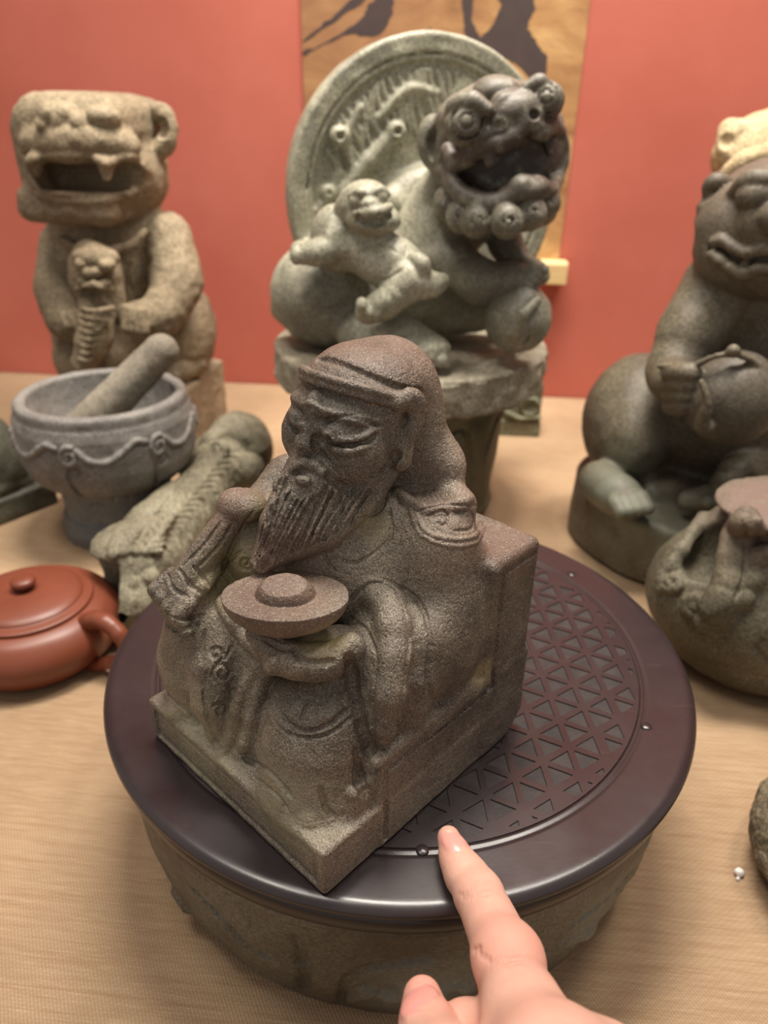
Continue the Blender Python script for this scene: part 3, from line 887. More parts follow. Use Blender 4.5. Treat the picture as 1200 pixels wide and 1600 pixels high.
def build_ball_beast():
    f = Frame((0.262, 0.560, 0), 0); A = f.at
    v = Vol((-112, -140, -2), (150, 110, 355), 1.7, f)
    v.label('drum').cyl((0, 0, 26.5), 100, 26, rnd=5, rad2=98)
    v.rough(1.0, 18, 2)
    v.label('body')
    v.ell(A(1150, 640, y=10), (74, 58, 70), 0)
    v.ell(A(1165, 540, y=10), (56, 46, 70), 16)
    v.ell(A(1175, 440, y=8), (42, 42, 44), 14)
    v.ell(A(976, 672, y=10), (32, 52, 42), 8)
    v.ell(A(1000, 640, y=20), (40, 46, 46), 14)
    v.ell(A(1340, 670, y=10), (34, 52, 44), 10)
    v.box((10, 10, 56), (70, 55, 14), 12, 10)
    v.label('arm')
    v.chain([A(1122, 450, y=-16), A(1080, 520, y=-30), A(1056, 580, y=-44), A(1062, 600, y=-60)], [26, 22, 19, 17], 8, sp=4)
    v.label('arm#r').chain([A(1250, 450, y=-16), A(1290, 520, y=-30), A(1300, 590, y=-50)], [26, 22, 18], 8, sp=3)
    v.label('hand').chain([A(1052, 596, y=-64), A(1066, 596, y=-76)], [15, 13], 5)
    for q in range(4):
        v.chain([A(1046 + q, 582 + q * 18, y=-78 + q), A(1072 - q, 583 + q * 17, y=-92), A(1090 - q * 2, 588 + q * 14, y=-92)], [6.2, 7, 5.6], .8, sp=3)
    v.label('hand#r')
    for q in range(3):
        v.chain([A(1240 + q, 612 + q * 18, y=-72), A(1212, 618 + q * 17, y=-88), A(1194, 632 + q * 14, y=-90)], [6, 6.4, 5], .8, sp=3)
    v.label('ball').ell(A(1142, 622, y=-90), (31, 31, 31.5), 0)
    v.label('ribbon')
    v.chain([A(1030, 572, y=-76), A(1080, 572, y=-92), A(1120, 556, y=-102), A(1160, 556, y=-106), A(1190, 580, y=-104), A(1208, 610, y=-94)], [2, 2.2, 2.2, 2.2, 2.2, 2], 1, sp=4)
    v.chain([A(1096, 596, y=-114), A(1106, 630, y=-119), A(1096, 664, y=-114), A(1110, 668, y=-114)], [2, 3, 5, 3], 1.5, sp=3)
    v.ell(A(1146, 548, y=-106), (4.5, 4.5, 4.5), 1.5)
    v.label('foot').chain([A(938, 752, y=-30), A(960, 770, y=-52), A(985, 785, y=-66)], [17, 16, 13], 5, sp=3)
    for q in range(4):
        v.chain([A(962 + q * 13, 784 - q * 2, y=-72), A(972 + q * 13, 800 - q * 2, y=-82)], [6.5, 5.5], 1)
    v.label('foot#r').chain([A(1180, 730, y=-40), A(1150, 745, y=-60)], [18, 15], 5)
    for q in range(4):
        v.chain([A(1126 + q * 15, 752, y=-72), A(1126 + q * 16, 770, y=-80)], [7, 6], 1)
    v.label('tail_tuft').chain([A(1076, 782, y=-66), A(1112, 778, y=-72)], [8, 11], 3); v.ell(A(1108, 784, y=-82), (6, 6, 6), .8)
    v.label('head')
    v.ell(A(1198, 348, y=-6), (42, 46, 42), 4)
    v.ell(A(1195, 395, y=-34), (46, 40, 30), 6)
    v.ell(A(1160, 360, y=-34), (30, 26, 32), 6)
    v.ell(A(1135, 345, y=-20), (20, 20, 18), 4); v.ell(A(1128, 372, y=-16), (17, 17, 15), 4)
    v.ell(A(1205, 350, y=-54), (26, 24, 22), 5)
    v.label('brow').chain([A(1148, 302, y=-44), A(1168, 286, y=-54), A(1196, 282, y=-60), A(1230, 290, y=-54)], [5, 7, 7, 5], 2, sp=4)
    v.label('eye').ell(A(1190, 307, y=-58), (16, 12, 11), 1)
    v.label('eye#r').ell(A(1256, 307, y=-54), (15, 12, 11), 1)
    v.label('nose').ell(A(1232, 340, y=-74), (18, 12, 12), 3)
    v.label('ear').chain([A(1138, 290, y=-18), A(1122, 284, y=-20), A(1110, 292, y=-18), A(1112, 310, y=-18), A(1106, 324, y=-18)], [5, 6.5, 6, 5.5, 7], 1.5, sp=3)
    v.chain([A(1128, 318, y=-26), A(1112, 328, y=-26)], [6, 7], 2); v.ell(A(1150, 350, y=-40), (12, 10, 10), 3); v.ell(A(1126, 350, y=-24), (11, 10, 11), 3)
    v.lab = v.names['head']
    mouth = v.see([(1120, 388), (1134, 394), (1152, 406), (1176, 405), (1215, 406)], 4)
    up = v.see([(1112, 380), (1126, 376), (1146, 388), (1166, 396), (1190, 390), (1222, 392)], 4)
    lw = v.see([(1110, 396), (1124, 406), (1144, 420), (1160, 428), (1184, 420), (1222, 422)], 4)
    v.chain(mouth, [7] * 4 + [6] * (len(mouth) - 4), 1.5, cut=True, lab='mouth')
    v.label('lip').ridge(up, 3.6, 2); v.ridge(lw, 4.0, 2)
    v.label('tooth').chain([mouth[-6] + (0, 4, 5), mouth[-6] + (0, 3, -5)], [3.5, 2.8], .6)
    v.rough(.5, 10, 5)
    hc = A(1180, 340, y=-20) / 1000
    m = stone('brown_green_stone', srgb(70, 62, 50), srgb(94, 86, 70), srgb(114, 106, 88), 9, 420, .3, .001, .55, .4, 0,
              [(tuple(hc), .07, srgb(98, 86, 76), .7), (tuple(A(1143, 622, y=-86) / 1000), .05, srgb(60, 54, 50), 1.0), (tuple(A(980, 790, y=-70) / 1000), .06, srgb(104, 106, 92), .9),
               (tuple(A(1060, 830, y=-90) / 1000), .05, srgb(110, 110, 96), .8)])
    root = empty('ball_beast', f.o, 0, 'brown-green stone seated beast clasping a ribboned ball, on a round drum', 'statue')
    v.build(root, m)


def build_pale_beast():
    f = Frame((0.385, 0.775, 0), 0); A = f.at
    v = Vol((-118, -110, -2), (125, 90, 420), 2.2, f)
    v.label('plinth').box((0, 0, 38), (100, 68, 39), 4)
    v.label('body').ell((0, 0, 150), (62, 54, 100), 0)
    v.ell((0, 0, 230), (50, 46, 60), 10)
    v.ell((0, 5, 95), (84, 58, 48), 14)
    v.label('head').ell(A(1228, 245, y=-14), (66, 54, 42), 5)
    v.ell(A(1215, 300, y=-30), (50, 44, 40), 8)
    v.label('brow').chain([A(1125, 285, y=-56), A(1150, 262, y=-62), A(1185, 245, y=-70), A(1220, 240, y=-72)], [6, 9, 10, 9], 3, sp=3)
    v.label('ear').chain([A(1138, 206, y=-20), A(1134, 222, y=-26), A(1136, 244, y=-24)], [9, 8, 10], 3, sp=3)
    v.chain([A(1138, 202, y=-20), A(1160, 206, y=-26)], [9, 10], 3); v.ell(A(1137, 218, y=-36), (7, 9, 8), 2, cut=True)
    v.label('eye').ell(A(1200, 262, y=-70), (12, 10, 9), 2)
    v.rough(.9, 8, 4)
    m = stone('pale_sand_stone', srgb(150, 130, 98), srgb(178, 158, 122), srgb(196, 178, 144), 10, 420, .5, .0015, .8, .25)
    root = empty('pale_beast', f.o, 0, 'pale sand-coloured stone beast behind the ball-holding beast, only its head showing', 'statue')
    v.build(root, m)


def build_handled_weight():
    f = Frame((0.272, 0.395, 0), 0); A = f.at
    v = Vol((-118, -110, -2), (118, 92, 175), 1.3, f)
    v.label('body')
    cx = A(1196, 1000, y=0)[0]
    v.ell((cx, 0, 20), (66, 56, 26), 0, clip=((0, 0, -1), 0))
    v.ell((cx, 0, 52), (84, 62, 56), 8, clip=((0, 0, -1), -1))
    v.ell((cx + 4, 0, 92), (56, 46, 26), 16)
    v.label('top').ell(A(1250, 792, y=-8), (48, 40, 7), 6)
    v.label('body')
    def off(pix, o, n=5):                                 # surface points lifted outwards
        S = v.see(pix, n); d = f.c - S; return S + d / np.linalg.norm(d, axis=1, keepdims=True) * o
    strap = off([(1166, 808), (1150, 850), (1144, 890), (1132, 930), (1110, 956)], 4)
    ridge = off([(1098, 808), (1078, 840), (1056, 872), (1038, 898), (1034, 918)], 1)
    sc1 = off([(1052 + 17 * (1 - t / 9) * cos(3.1 - t), 910 + 14 * (1 - t / 9) * sin(3.1 - t)) for t in np.linspace(0, 7.5, 16)], 1, 0)
    sc2 = off([(1088 + 20 * (1 - t / 9) * cos(1.6 + t), 944 + 17 * (1 - t / 9) * sin(1.6 + t)) for t in np.linspace(0, 7.5, 16)], 2, 0)
    lv = [(off([p], 1, 0)[0], r) for p, r in (((1106, 972), 8), ((1132, 962), 8), ((1156, 936), 9), ((1174, 908), 9), ((1184, 872), 9))]
    c = v.see([(1116, 868)], 0)[0]
    v.ell(c + (4, 6, 0), (22, 20, 24), 6, cut=True, lab='hollow')
    v.label('handle').chain(strap, [7, 8, 9] + [9] * (len(strap) - 5) + [8, 6], 3)
    v.label('scroll').chain(ridge, 4.2, 3)
    v.chain(sc1, 3.0, 1.2); v.chain(sc2, 3.4, 1.2)
    v.label('leaf')
    for p, r in lv: v.ell(p, (r, 6, r * .9), 2)
    v.groove(v.see([(1160, 815), (1166, 860), (1162, 900), (1148, 940)]), 1.3, 1)
    v.ridge(v.see([(1182, 808), (1192, 840), (1200, 870)]), 3, 2)
    v.groove(v.see([(1194, 1000), (1182, 1012), (1198, 1035)]), 1.8, 1)
    v.rough(.5, 9, 3); v.rough(.25, 3, 5)
    m = stone('olive_stone', srgb(68, 62, 48), srgb(94, 88, 72), srgb(122, 116, 98), 14, 600, .35, .0009, .65, .35, 0,
              [(tuple(A(1085, 860, y=-50) / 1000), .04, srgb(140, 122, 94), .7), (tuple(A(1205, 785, y=-10) / 1000), .05, srgb(112, 92, 84), .9), ((0, -.06, .0), .05, srgb(56, 46, 34), .7)])
    root = empty('handled_weight', f.o, 0, 'domed olive stone weight with an arched scroll handle, right of the tray', 'stone weight')
    v.build(root, m)


def build_small_things():
    # rough stone cut by the right edge
    x0 = Frame((0, 0.227, 0), 0).at(1167, 1300, y=0)[0]
    f = Frame((x0 / 1000 + .069, 0.227, 0), 0); A = f.at
    v = Vol((-70, -66, -2), (70, 66, 84), 1.0, f)
    v.label('stone').ell((0, 0, 24), (60, 54, 38), 0); v.cyl((0, 0, 14), 44, 15, rnd=6, k=8)
    v.ell((4, 0, 46), (40, 38, 20), 8); v.ell((6, 0, 66), (26, 25, 16), 3, cut=True, lab='hollow')
    v.rough(1.6, 10, 2); v.rough(.8, 4, 3); v.rough(.4, 2, 4)
    m = stone('rough_stone', srgb(80, 72, 56), srgb(118, 108, 88), srgb(142, 132, 110), 30, 600, .6, .0012, .8, .25)
    root = empty('rough_stone_cup', f.o, 0, 'rough pitted brown stone cup at the right edge beside the tray', 'stone cup')
    v.build(root, m)
    # white crumbs on the cloth
    for n, (px, py, r, lb) in enumerate(((1155, 1363, 2.3, 'larger round white crumb on the cloth beside the rough stone cup'), (1153, 1373, 1.0, 'tiny white crumb just in front of the larger crumb'))):
        g = Frame(f.world(A(px, py, z=r * .8)) - (0, 0, r * .0008), 0)
        w = Vol((-4, -4, -.5), (4, 4, 6), .35, g); w.label('crumb').ell((0, 0, r * .85), (r, r * .9, r * .9)); w.rough(.2, 1, n)
        V, F, N, _ = w.mesh(); t = NT('white_crumb'); mm = t.done((.8, .78, .74), .4)
        o = mesh_obj('white_crumb', V / 1000, F, mm, None, N); o.location = g.o
        o['label'] = lb; o['category'] = 'crumb'
    # scroll-carved stand foot behind the stool
    f = Frame((0.150, 0.812, 0), -4); A = f.at
    v = Vol((-60, -40, -2), (50, 40, 70), 1.4, f)
    x1 = A(842, 682, z=0)[0]; x0 = x1 - 80
    v.label('base').box(((x0 + x1) / 2, 0, 9), (40, 26, 10), 2.5)
    v.label('block').box(((x0 + x1) / 2, 0, 40), (39, 24, 24), 4)
    v.torus((x1 - 14, -25, 36), 9, 2.6, axis=(0, 1, 0), k=1); v.torus((x1 - 14, -25, 36), 4, 2, axis=(0, 1, 0), k=1)
    v.chain([(x1 - 40, -25, 28), (x1 - 24, -26, 22), (x1 - 2, -25, 24)], 2.5, 1, sp=3)
    v.rough(.5, 7, 3)
    m = stone('stand_stone', srgb(80, 80, 62), srgb(108, 108, 86), srgb(128, 126, 104), 16, 500, .3, .001, .6, .35)
    root = empty('scroll_stand', f.o, f.yaw, 'small green stone stand with a carved scroll, behind the drum stool', 'stand')
    v.build(root, m)


def build_teapot():
    f = Frame((-0.2305, 0.3935, 0), 0); A = f.at
    t = NT('red_clay')
    n = t.noise(900, 2); col = t.mix(t.rng(t.noise(25, 3), .3, .7), srgb(104, 52, 34), srgb(116, 60, 40))
    m = t.done(col, .42, n, .05, .0002, .5)
    root = empty('clay_teapot', f.o, 0, 'flat orange-red clay teapot with round knob lid at the left edge', 'teapot')
    body = spline([(.0005, .0008), (.040, .0006), (.046, .002), (.053, .010), (.0565, .019), (.055, .027), (.049, .0345), (.043, .0375), (.0395, .038)], 5)
    V, F = lathe(body, 96); mesh_obj('body', V, F, m, root)
    lid = spline([(.0395, .0375), (.0405, .0388), (.0400, .0402), (.0375, .0408), (.0345, .0415), (.034, .0425), (.030, .0446), (.020, .0466), (.010, .0474), (.0005, .0476)], 5)
    V, F = lathe(lid, 96); lo = mesh_obj('lid', V, F, m, root)
    kn = spline([(.0030, .0468), (.0034, .0484), (.0062, .0500), (.0078, .0522), (.0068, .0546), (.0035, .0558), (.0003, .056)], 5)
    V, F = lathe(kn, 48); mesh_obj('knob', V, F, m, lo)
    v = Vol((20, -60, -1), (100, 50, 50), .8, f)
    v.label('handle')
    P = [A(128, 978, y=-14), A(150, 968, y=-20), A(176, 980, y=-26), A(196, 1008, y=-30), A(192, 1030, y=-30), A(166, 1036, y=-26), A(146, 1040, y=-20)]
    v.chain(P, [7.0, 5.8, 5.2, 4.8, 4.4, 4.0, 4.4], 1.5, sp=5)
    v.chain([A(146, 1040, y=-20), A(130, 1036, y=-12)], [4.4, 5], 1.5)
    v.build(root, m)
    w = Vol((-100, -40, 0), (-30, 40, 50), .9, f)
    w.label('spout').chain([(-46, 6, 20), (-64, 9, 30), (-80, 11, 40)], [11, 8, 5.5], 1, sp=4); w.ell((-84, 11.6, 44), (4, 4, 6), .5, cut=True)
    w.build(root, m)


for fn in (build_left_lion, build_mortar, build_creature, build_edge_lion, build_ball_beast, build_pale_beast, build_handled_weight, build_small_things, build_teapot):
    fn()


# ================================================================== round tea tray: stone bowl, black ring, lattice lid
def build_tray():
    c0 = (0.0085, 0.286, 0)
    root = empty('tea_tray', c0, 0, 'round stone tea tray with a dark lattice-patterned lid under the seated elder', 'tea tray')
    t = NT('tray_lid')
    n = t.noise(16, 4)
    col = t.mix(t.rng(n, .3, .7), srgb(38, 31, 33), srgb(48, 39, 40))
    scr = t.rng(t.noise(1, 4, .7, vec=t.n('ShaderNodeMapping', {'Vector': t.co, 'Rotation': (0, 0, .5), 'Scale': (40, 300, 40)}).outputs[0]), .62, .74, 0, .35)
    col = t.mix(scr, col, srgb(70, 56, 54))
    lm = t.done(col, t.rng(t.noise(40, 3), .3, .7, .24, .33), t.noise(700, 2), .05, .0003, .6)
    top = .0905
    prof = [(.0005, .0850), (.1270, .0850), (.1320, .0845), (.1352, .0853), (.1369, .0872), (.1364, .0889), (.1349, .0899), (.1336, .0904), (.1322, .0905), (.1312, .0905),
            (.1168, .0905), (.1160, .0905), (.1153, .0901), (.1146, .0901), (.1138, .0905), (.1125, .0905), (.1122, .0890), (.0005, .0890)]
    V, F = lathe(prof, 180); lid = mesh_obj('lid', V, F, lm, root)
    # lattice: one connected plate with sunk triangular cells
    R, a, bar, dz = .1122, .0150, .00135, .0006
    h = a * math.sqrt(3) / 2; rot = radians(34)
    circ = [(R * cos(q), R * sin(q)) for q in np.linspace(0, 2 * pi, 120, endpoint=False)]
    def clip(poly):                                       # triangle ∩ disc (as a 120-gon)
        if all(p[0] ** 2 + p[1] ** 2 < (R * .9995) ** 2 for p in poly): return poly
        out = poly
        for i in range(120):
            ax, ay = circ[i]; bx, by = circ[(i + 1) % 120]
            if not out: return []
            new = []
            side = lambda p: (bx - ax) * (p[1] - ay) - (by - ay) * (p[0] - ax)
            for k in range(len(out)):
                p, q = out[k], out[(k + 1) % len(out)]; sp, sq = side(p), side(q)
                if sp >= 0: new.append(p)
                if (sp >= 0) != (sq >= 0):
                    u = sp / (sp - sq); new.append((p[0] + u * (q[0] - p[0]), p[1] + u * (q[1] - p[1])))
            out = new
        return out
    V, F, key = [], [], {}
    def vid(x, y, z):
        k = (round(x * 2e5), round(y * 2e5), round(z * 2e5))
        if k not in key: key[k] = len(V); V.append((x, y, z))
        return key[k]
    cr, sr = cos(rot), sin(rot)
    for j in range(-14, 14):
        for i in range(-26, 26):
            for up in (0, 1):
                x0 = i * a + j * a / 2; y0 = j * h
                tri = [(x0, y0), (x0 + a, y0), (x0 + a / 2, y0 + h)] if up else [(x0 + a, y0), (x0 + 1.5 * a, y0 + h), (x0 + a / 2, y0 + h)]
                tri = [(cr * p[0] - sr * p[1], sr * p[0] + cr * p[1]) for p in tri]
                if min(math.hypot(*p) for p in tri) > R: continue
                P = clip(tri)
                if len(P) < 3: continue
                cx = sum(p[0] for p in P) / len(P); cy = sum(p[1] for p in P) / len(P)
                inr = min(abs((q[0] - p[0]) * (cy - p[1]) - (q[1] - p[1]) * (cx - p[0])) / (math.hypot(q[0] - p[0], q[1] - p[1]) + 1e-9) for p, q in zip(P, P[1:] + P[:1]))
                O = [vid(p[0], p[1], top) for p in P]
                if inr < bar * 1.35 or len(set(O)) < 3:
                    if len(set(O)) >= 3: F.append(tuple(dict.fromkeys(O)))
                    continue
                s = 1 - bar / inr
                I = [(cx + s * (p[0] - cx), cy + s * (p[1] - cy)) for p in P]
                T = [vid(p[0], p[1], top) for p in I]; B = [vid(cx + .965 * (p[0] - cx), cy + .965 * (p[1] - cy), top - dz * .9) for p in I]
                m = len(P)
                for k in range(m):
                    k2 = (k + 1) % m
                    if O[k] == O[k2] or T[k] == T[k2]: continue
                    F.append((O[k], O[k2], T[k2], T[k])); F.append((T[k], T[k2], B[k2], B[k]))
                F.append(tuple(dict.fromkeys(B)))
    F = [f for f in F if len(set(f)) == len(f) and len(f) > 2]
    t = NT('lattice_floor'); fl = t.done(t.mix(t.rng(t.noise(120, 3), .35, .65), srgb(36, 31, 31), srgb(52, 45, 44)), .6, t.noise(900, 2), .3, .0004, .35)
    lat = mesh_obj('lattice', V, F, lm, lid, smooth=False)
    lat.data.materials.append(fl)
    zz = np.array([np.mean([V[i][2] for i in q]) for q in F]); lat.data.polygons.foreach_set('material_index', (zz < top - dz * .85).astype(np.int32))
    f = Frame((0.0085, 0.286, 0), 0)
    for k, (px, py) in enumerate(((660, 1328), (1010, 1135), (893, 897))):
        p = f.at(px, py, z=90.5) / 1000
        for ang in ((0, pi) if k else (0,)):
            q = (p[0] * cos(ang) - p[1] * sin(ang), p[0] * sin(ang) + p[1] * cos(ang))
            if ang and k != 1: continue
            V2, F2 = lathe([(.0024, .0888), (.0024, .0906), (.0020, .0910), (.00002, .0911)], 20)
            mesh_obj('stud', V2 + np.array((q[0], q[1], 0)), F2, lm, lid)
    t = NT('tray_ring'); rm = t.done(srgb(34, 26, 27), .3, spec=.6)
    V, F = lathe([(.118, .0735), (.1325, .0735), (.1340, .0755), (.1340, .0800), (.1325, .0825), (.1300, .0832), (.1290, .0850), (.1180, .0850), (.118, .0735)], 180)
    mesh_obj('ring', V, F, rm, root)
    # stone bowl with low relief
    v = Vol((-137, -137, -1), (137, 137, 78), 1.3, f)
    pz = [0, 6, 30, 60, 68, 73, 74]; pr = [119, 122, 128, 131, 131.5, 130.5, 129]
    v.label('bowl')
    def fn(X, Y, Z):
        q = np.sqrt(X * X + Y * Y)
        return np.maximum(q - np.interp(Z, pz, pr), np.maximum(Z - 73.6, -Z))
    v.put(fn, (-135, -135, -1), (135, 135, 75))
    v.rough(.9, 16, 6); v.rough(.5, 5, 7)
    for P, r, c in (([(300, 1390), (330, 1420), (390, 1480), (430, 1500)], 2.0, 1), ([(460, 1465), (475, 1520), (470, 1565)], 2.6, 1), ([(530, 1580), (545, 1530), (600, 1510), (680, 1500)], 2.0, 1),
                    ([(545, 1560), (580, 1548), (620, 1556), (640, 1540)], 2.2, 0), ([(660, 1560), (700, 1540), (740, 1545)], 2.2, 0), ([(540, 1580), (580, 1590)], 2, 0),
                    ([(870, 1475), (920, 1452), (960, 1420)], 2.6, 0), ([(890, 1450), (950, 1405), (990, 1360)], 1.6, 1), ([(230, 1330), (260, 1370), (300, 1430)], 2.4, 0),
                    ([(850, 1545), (900, 1520), (950, 1470)], 2, 1)):
        S = v.see(P, 5)
        (v.groove if c else v.ridge)(S, r, r)
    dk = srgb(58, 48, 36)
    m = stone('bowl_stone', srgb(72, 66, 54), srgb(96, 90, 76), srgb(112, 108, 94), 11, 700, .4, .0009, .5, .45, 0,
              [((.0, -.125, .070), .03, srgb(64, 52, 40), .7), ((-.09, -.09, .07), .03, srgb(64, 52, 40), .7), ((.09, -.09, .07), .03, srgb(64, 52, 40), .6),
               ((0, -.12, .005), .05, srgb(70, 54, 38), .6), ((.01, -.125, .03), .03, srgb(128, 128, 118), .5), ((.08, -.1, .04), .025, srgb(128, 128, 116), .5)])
    v.build(root, m)


build_tray()


# ================================================================== seated bearded elder statue
def build_elder():
    f = Frame((-0.0174, 0.2305, 0.0908), -42.8); A = f.at
    v = Vol((-57, -62, -1.5), (57, 60, 171), 0.56, f)
    v.label('plinth').box((0, 0, 10.2), (52, 56, 10.3), 1.6)
    v.label('throne').box((0, 13, 20), (52, 43, 20), 1.6, k=2)
    v.box((0, 41.5, 45.5), (52, 14.5, 46), 3, k=3)
    # ---- robe: trunk, shoulders, arms
    v.label('robe')
    v.ell((0, 16, 62), (43, 26, 44), 4)
    v.ell((0, 10, 80), (31, 29, 33), 8)
    v.ell((-25, -6, 84), (15, 17, 19), 6)
    v.ell((-3, -6, 82), (22, 18, 20), 6)
    v.ell((-25, -14, 84), (13, 15, 16), 5)
    v.chain([(-20, 14, 99), (-34, 9, 99), (-33, -9, 92)], [13, 12.5, 9.5], 6)
    v.chain([(-30, 20, 95), (30, 20, 95)], 14, 8)
    v.chain([(31, 21, 95), (37, 20, 78), (38, 16, 58)], [12.5, 13.5, 14], 6)
    v.box((36, 10, 55), (13.5, 19, 24), 9, k=8)
    v.chain([(38, 12, 60), (34, -8, 66), (24, -24, 66)], [15, 12, 8], 5)          # left forearm in its sleeve
    v.chain([(-31, 21, 95), (-38, 16, 80), (-38, 2, 66)], [12.5, 13, 14], 6)
    v.chain([(-38, 4, 66), (-38, -18, 70), (-36, -34, 74)], [14, 11, 8], 5)        # right forearm
    v.box((-38, 12, 52), (12, 22, 26), 9, k=8)
    # sleeve hanging from the left forearm
    v.chain([(33, -6, 70), (40, -16, 62), (43, -22, 44), (42, -24, 26)], [11, 9, 6.5, 5.5], 4)
    v.chain([(40, 2, 66), (45, -6, 58), (47, -12, 42)], [10, 8, 5], 5)
    # lap and legs under the gown
    v.chain([(24, 0, 46), (26, -30, 46)], [18, 15], 8)
    v.chain([(-28, 0, 48), (-31, -32, 50)], [20, 18], 8)
    v.chain([(23, -33, 47), (25, -34, 36), (27, -35, 20)], [15.5, 19, 21], 4)
    v.chain([(-5, -28, 56), (-3, -31, 40), (0, -33, 26)], [13, 15, 15], 5)
    v.chain([(-32, -33, 56), (-36, -35, 40), (-35, -35, 20)], [19, 20, 18.5], 4)
    v.box((-3, -18, 36), (14, 16, 20), 6, k=6)
    v.box((0, 0, 16), (49, 40, 16), 2, k=1)
    # gown hem spreading on the plinth
    v.chain([(14, -44, 24), (28, -50, 23), (43, -36, 24)], [4, 4.5, 4], 5)
    v.chain([(-46, -40, 24), (-34, -48, 24), (-18, -42, 24)], [4, 4.5, 4], 5)
    # ---- boots
    v.label('boot').chain([(24, -44, 23), (21, -52, 21.5)], [6.5, 4.5], 1.5)
    v.chain([(37, -42, 23), (38, -49, 21.5)], [6, 4.5], 1.5)
    v.label('boot#r').chain([(-33, -46, 23), (-35, -53, 22)], [6, 4.2], 1.5)
    # ---- sash hanging between the knees, with scrolls
    v.label('sash')
    v.chain([(-16, -33, 66), (-15, -45, 52), (-13, -49, 38), (-11, -48, 25)], [6, 6.5, 6.5, 5], 3)
    v.chain([(-22, -36, 66), (-21, -48, 50), (-19, -50, 36), (-15, -49, 25)], [5, 5, 5, 4], 3)
    v.ridge(v.see([(445, 985), (425, 1020), (395, 1055), (375, 1100), (365, 1145), (345, 1178)]), 2.6)
    # ---- jade belt
    v.label('belt')
    bl = [(345, 935), (372, 978), (402, 1012), (440, 1040)]
    v.ridge(v.see(bl), 3.2, 1)
    # ---- cap with its neck veil
    v.label('cap')
    v.ell((0, 15, 146.5), (21.4, 22, 14.0), 0, clip=((0, -.45, -1), -150))
    v.ell((0, 18, 149), (20.0, 19.6, 11.5), 2, clip=((0, -.45, -1), -150))
    v.ell((0, 29, 132), (21.5, 14.8, 28), 6)
    v.ell((0, 34, 117), (29.5, 14, 14), 8)
    v.chain([(-33, 29, 108), (0, 38, 107), (33, 29, 108)], [6.0, 8, 6.0], 5, sp=4)
    # ---- head
    v.label('head')
    v.ell((0, 10, 138), (20.6, 19.2, 21.5), 1)
    v.ell((0, 5, 129), (17.5, 14, 14), 5)
    for sx in (-1, 1):
        v.ell((sx * 11.2, 0.2, 130), (10.5, 10.6, 12.2), 3)                # full cheeks
        v.ell((sx * 9.5, -5.6, 143.9), (9.0, 2.8, 2.2), 3, rot=(0, sx * 8, sx * 26))   # brow
        v.ell((sx * 9.2, -6.6, 138.6), (6.4, 4.2, 3.6), 1.4, rot=(0, sx * 8, sx * 26))   # heavy drooping lids
    v.chain([(0, -7.6, 147), (0, -9.2, 140), (0, -11.2, 133)], [2.8, 3.3, 4.7], 2.5)   # nose
    for sx in (-1, 1):
        v.ell((sx * 4.2, -8.2, 132), (2.9, 3.6, 2.8), 1.5)
    v.label('cap')
    def band(z0, dz, R, r, k=1.0):
        th = np.linspace(-112, 112, 40)
        P = [(22.6 * R * sin(radians(t)), 15 - 23.0 * R * cos(radians(t)), z0 + dz * (1 - cos(radians(t)))) for t in th]
        v.chain(np.array(P), r, k)
    band(154.6, -8.5, .915, 1.3); band(152.2, -8.7, .93, 1.2)
    v.groove(v.see([(497, 560), (520, 564), (560, 580), (600, 597), (634, 608), (662, 613)]), 1.3)
    v.ridge(v.see([(618, 766), (640, 786), (672, 798), (710, 790), (742, 774)]), 2.2, 1.5)
    v.label('head')
    v.ridge(v.see([(507, 676), (520, 685), (546, 688), (570, 682), (588, 672)]), 1.2, 1)
    v.groove(v.see([(508, 684), (522, 695), (548, 698), (572, 692), (590, 678)]), 1.2, .4)
    v.ridge(v.see([(514, 696), (530, 705), (552, 706), (574, 698)]), 1.0, 1.5)
    v.groove(v.see([(504, 668), (516, 655), (540, 650), (570, 656), (592, 664)]), 1.0, .5)
    v.groove(v.see([(454, 664), (461, 674), (474, 674)]), .9, .4); v.ridge(v.see([(455, 655), (463, 664), (475, 664)]), .9, .8)
    v.groove(v.see([(492, 680), (494, 700), (510, 716), (520, 735)]), 1.2)
    v.groove(v.see([(472, 704), (484, 714), (500, 718)]), 1.2)
    v.ridge(v.see([(470, 634), (486, 630), (504, 640), (524, 646), (560, 654), (596, 658)]), .7, 1.2)
    # ears
    for nm, sx in (('ear', 1), ('ear#l', -1)):
        v.label(nm)
        v.chain([(sx * 20.5, 9.5, 147), (sx * 22.3, 14, 148), (sx * 22.3, 16, 141), (sx * 21.4, 12.5, 134), (sx * 20.8, 10.5, 127)], [3.0, 3.2, 3.0, 3.2, 4.0], 1, sp=3)
        v.chain([(sx * 19.5, 9.5, 147), (sx * 19.2, 9, 138), (sx * 19.6, 10, 129)], [2, 1.8, 2.6], 1.2)
    # ---- beard
    v.label('beard')
    v.ell((0, 0, 113), (16.5, 12.5, 10), 1.5)
    v.chain([(0, -7, 117), (-1.5, -20, 105), (-3, -31, 94)], [13.5, 10, 3.2], 3)
    v.chain([(-12, 1, 117), (-9, -15, 106), (-4, -31, 94)], [7, 7.2, 3], 3)
    v.chain([(13, 2, 116), (8, -13, 105), (-2, -30, 95)], [7, 7.6, 3], 3)
    for sx in (-1, 1):                                               # jaw side locks
        v.chain([(sx * 18, 9, 122), (sx * 16, 3, 116), (sx * 10, -12, 107)], [3, 3, 2], 1.5, sp=4)
    v.ridge(v.see([(482, 721), (458, 732), (440, 764), (430, 800)]), 1.7, 1.2)
    v.ridge(v.see([(490, 722), (510, 744), (523, 774), (520, 806)]), 1.7, 1.2)
    v.groove(v.see([(460, 742), (470, 738), (482, 739), (490, 744)], 3), 1.1, .8)
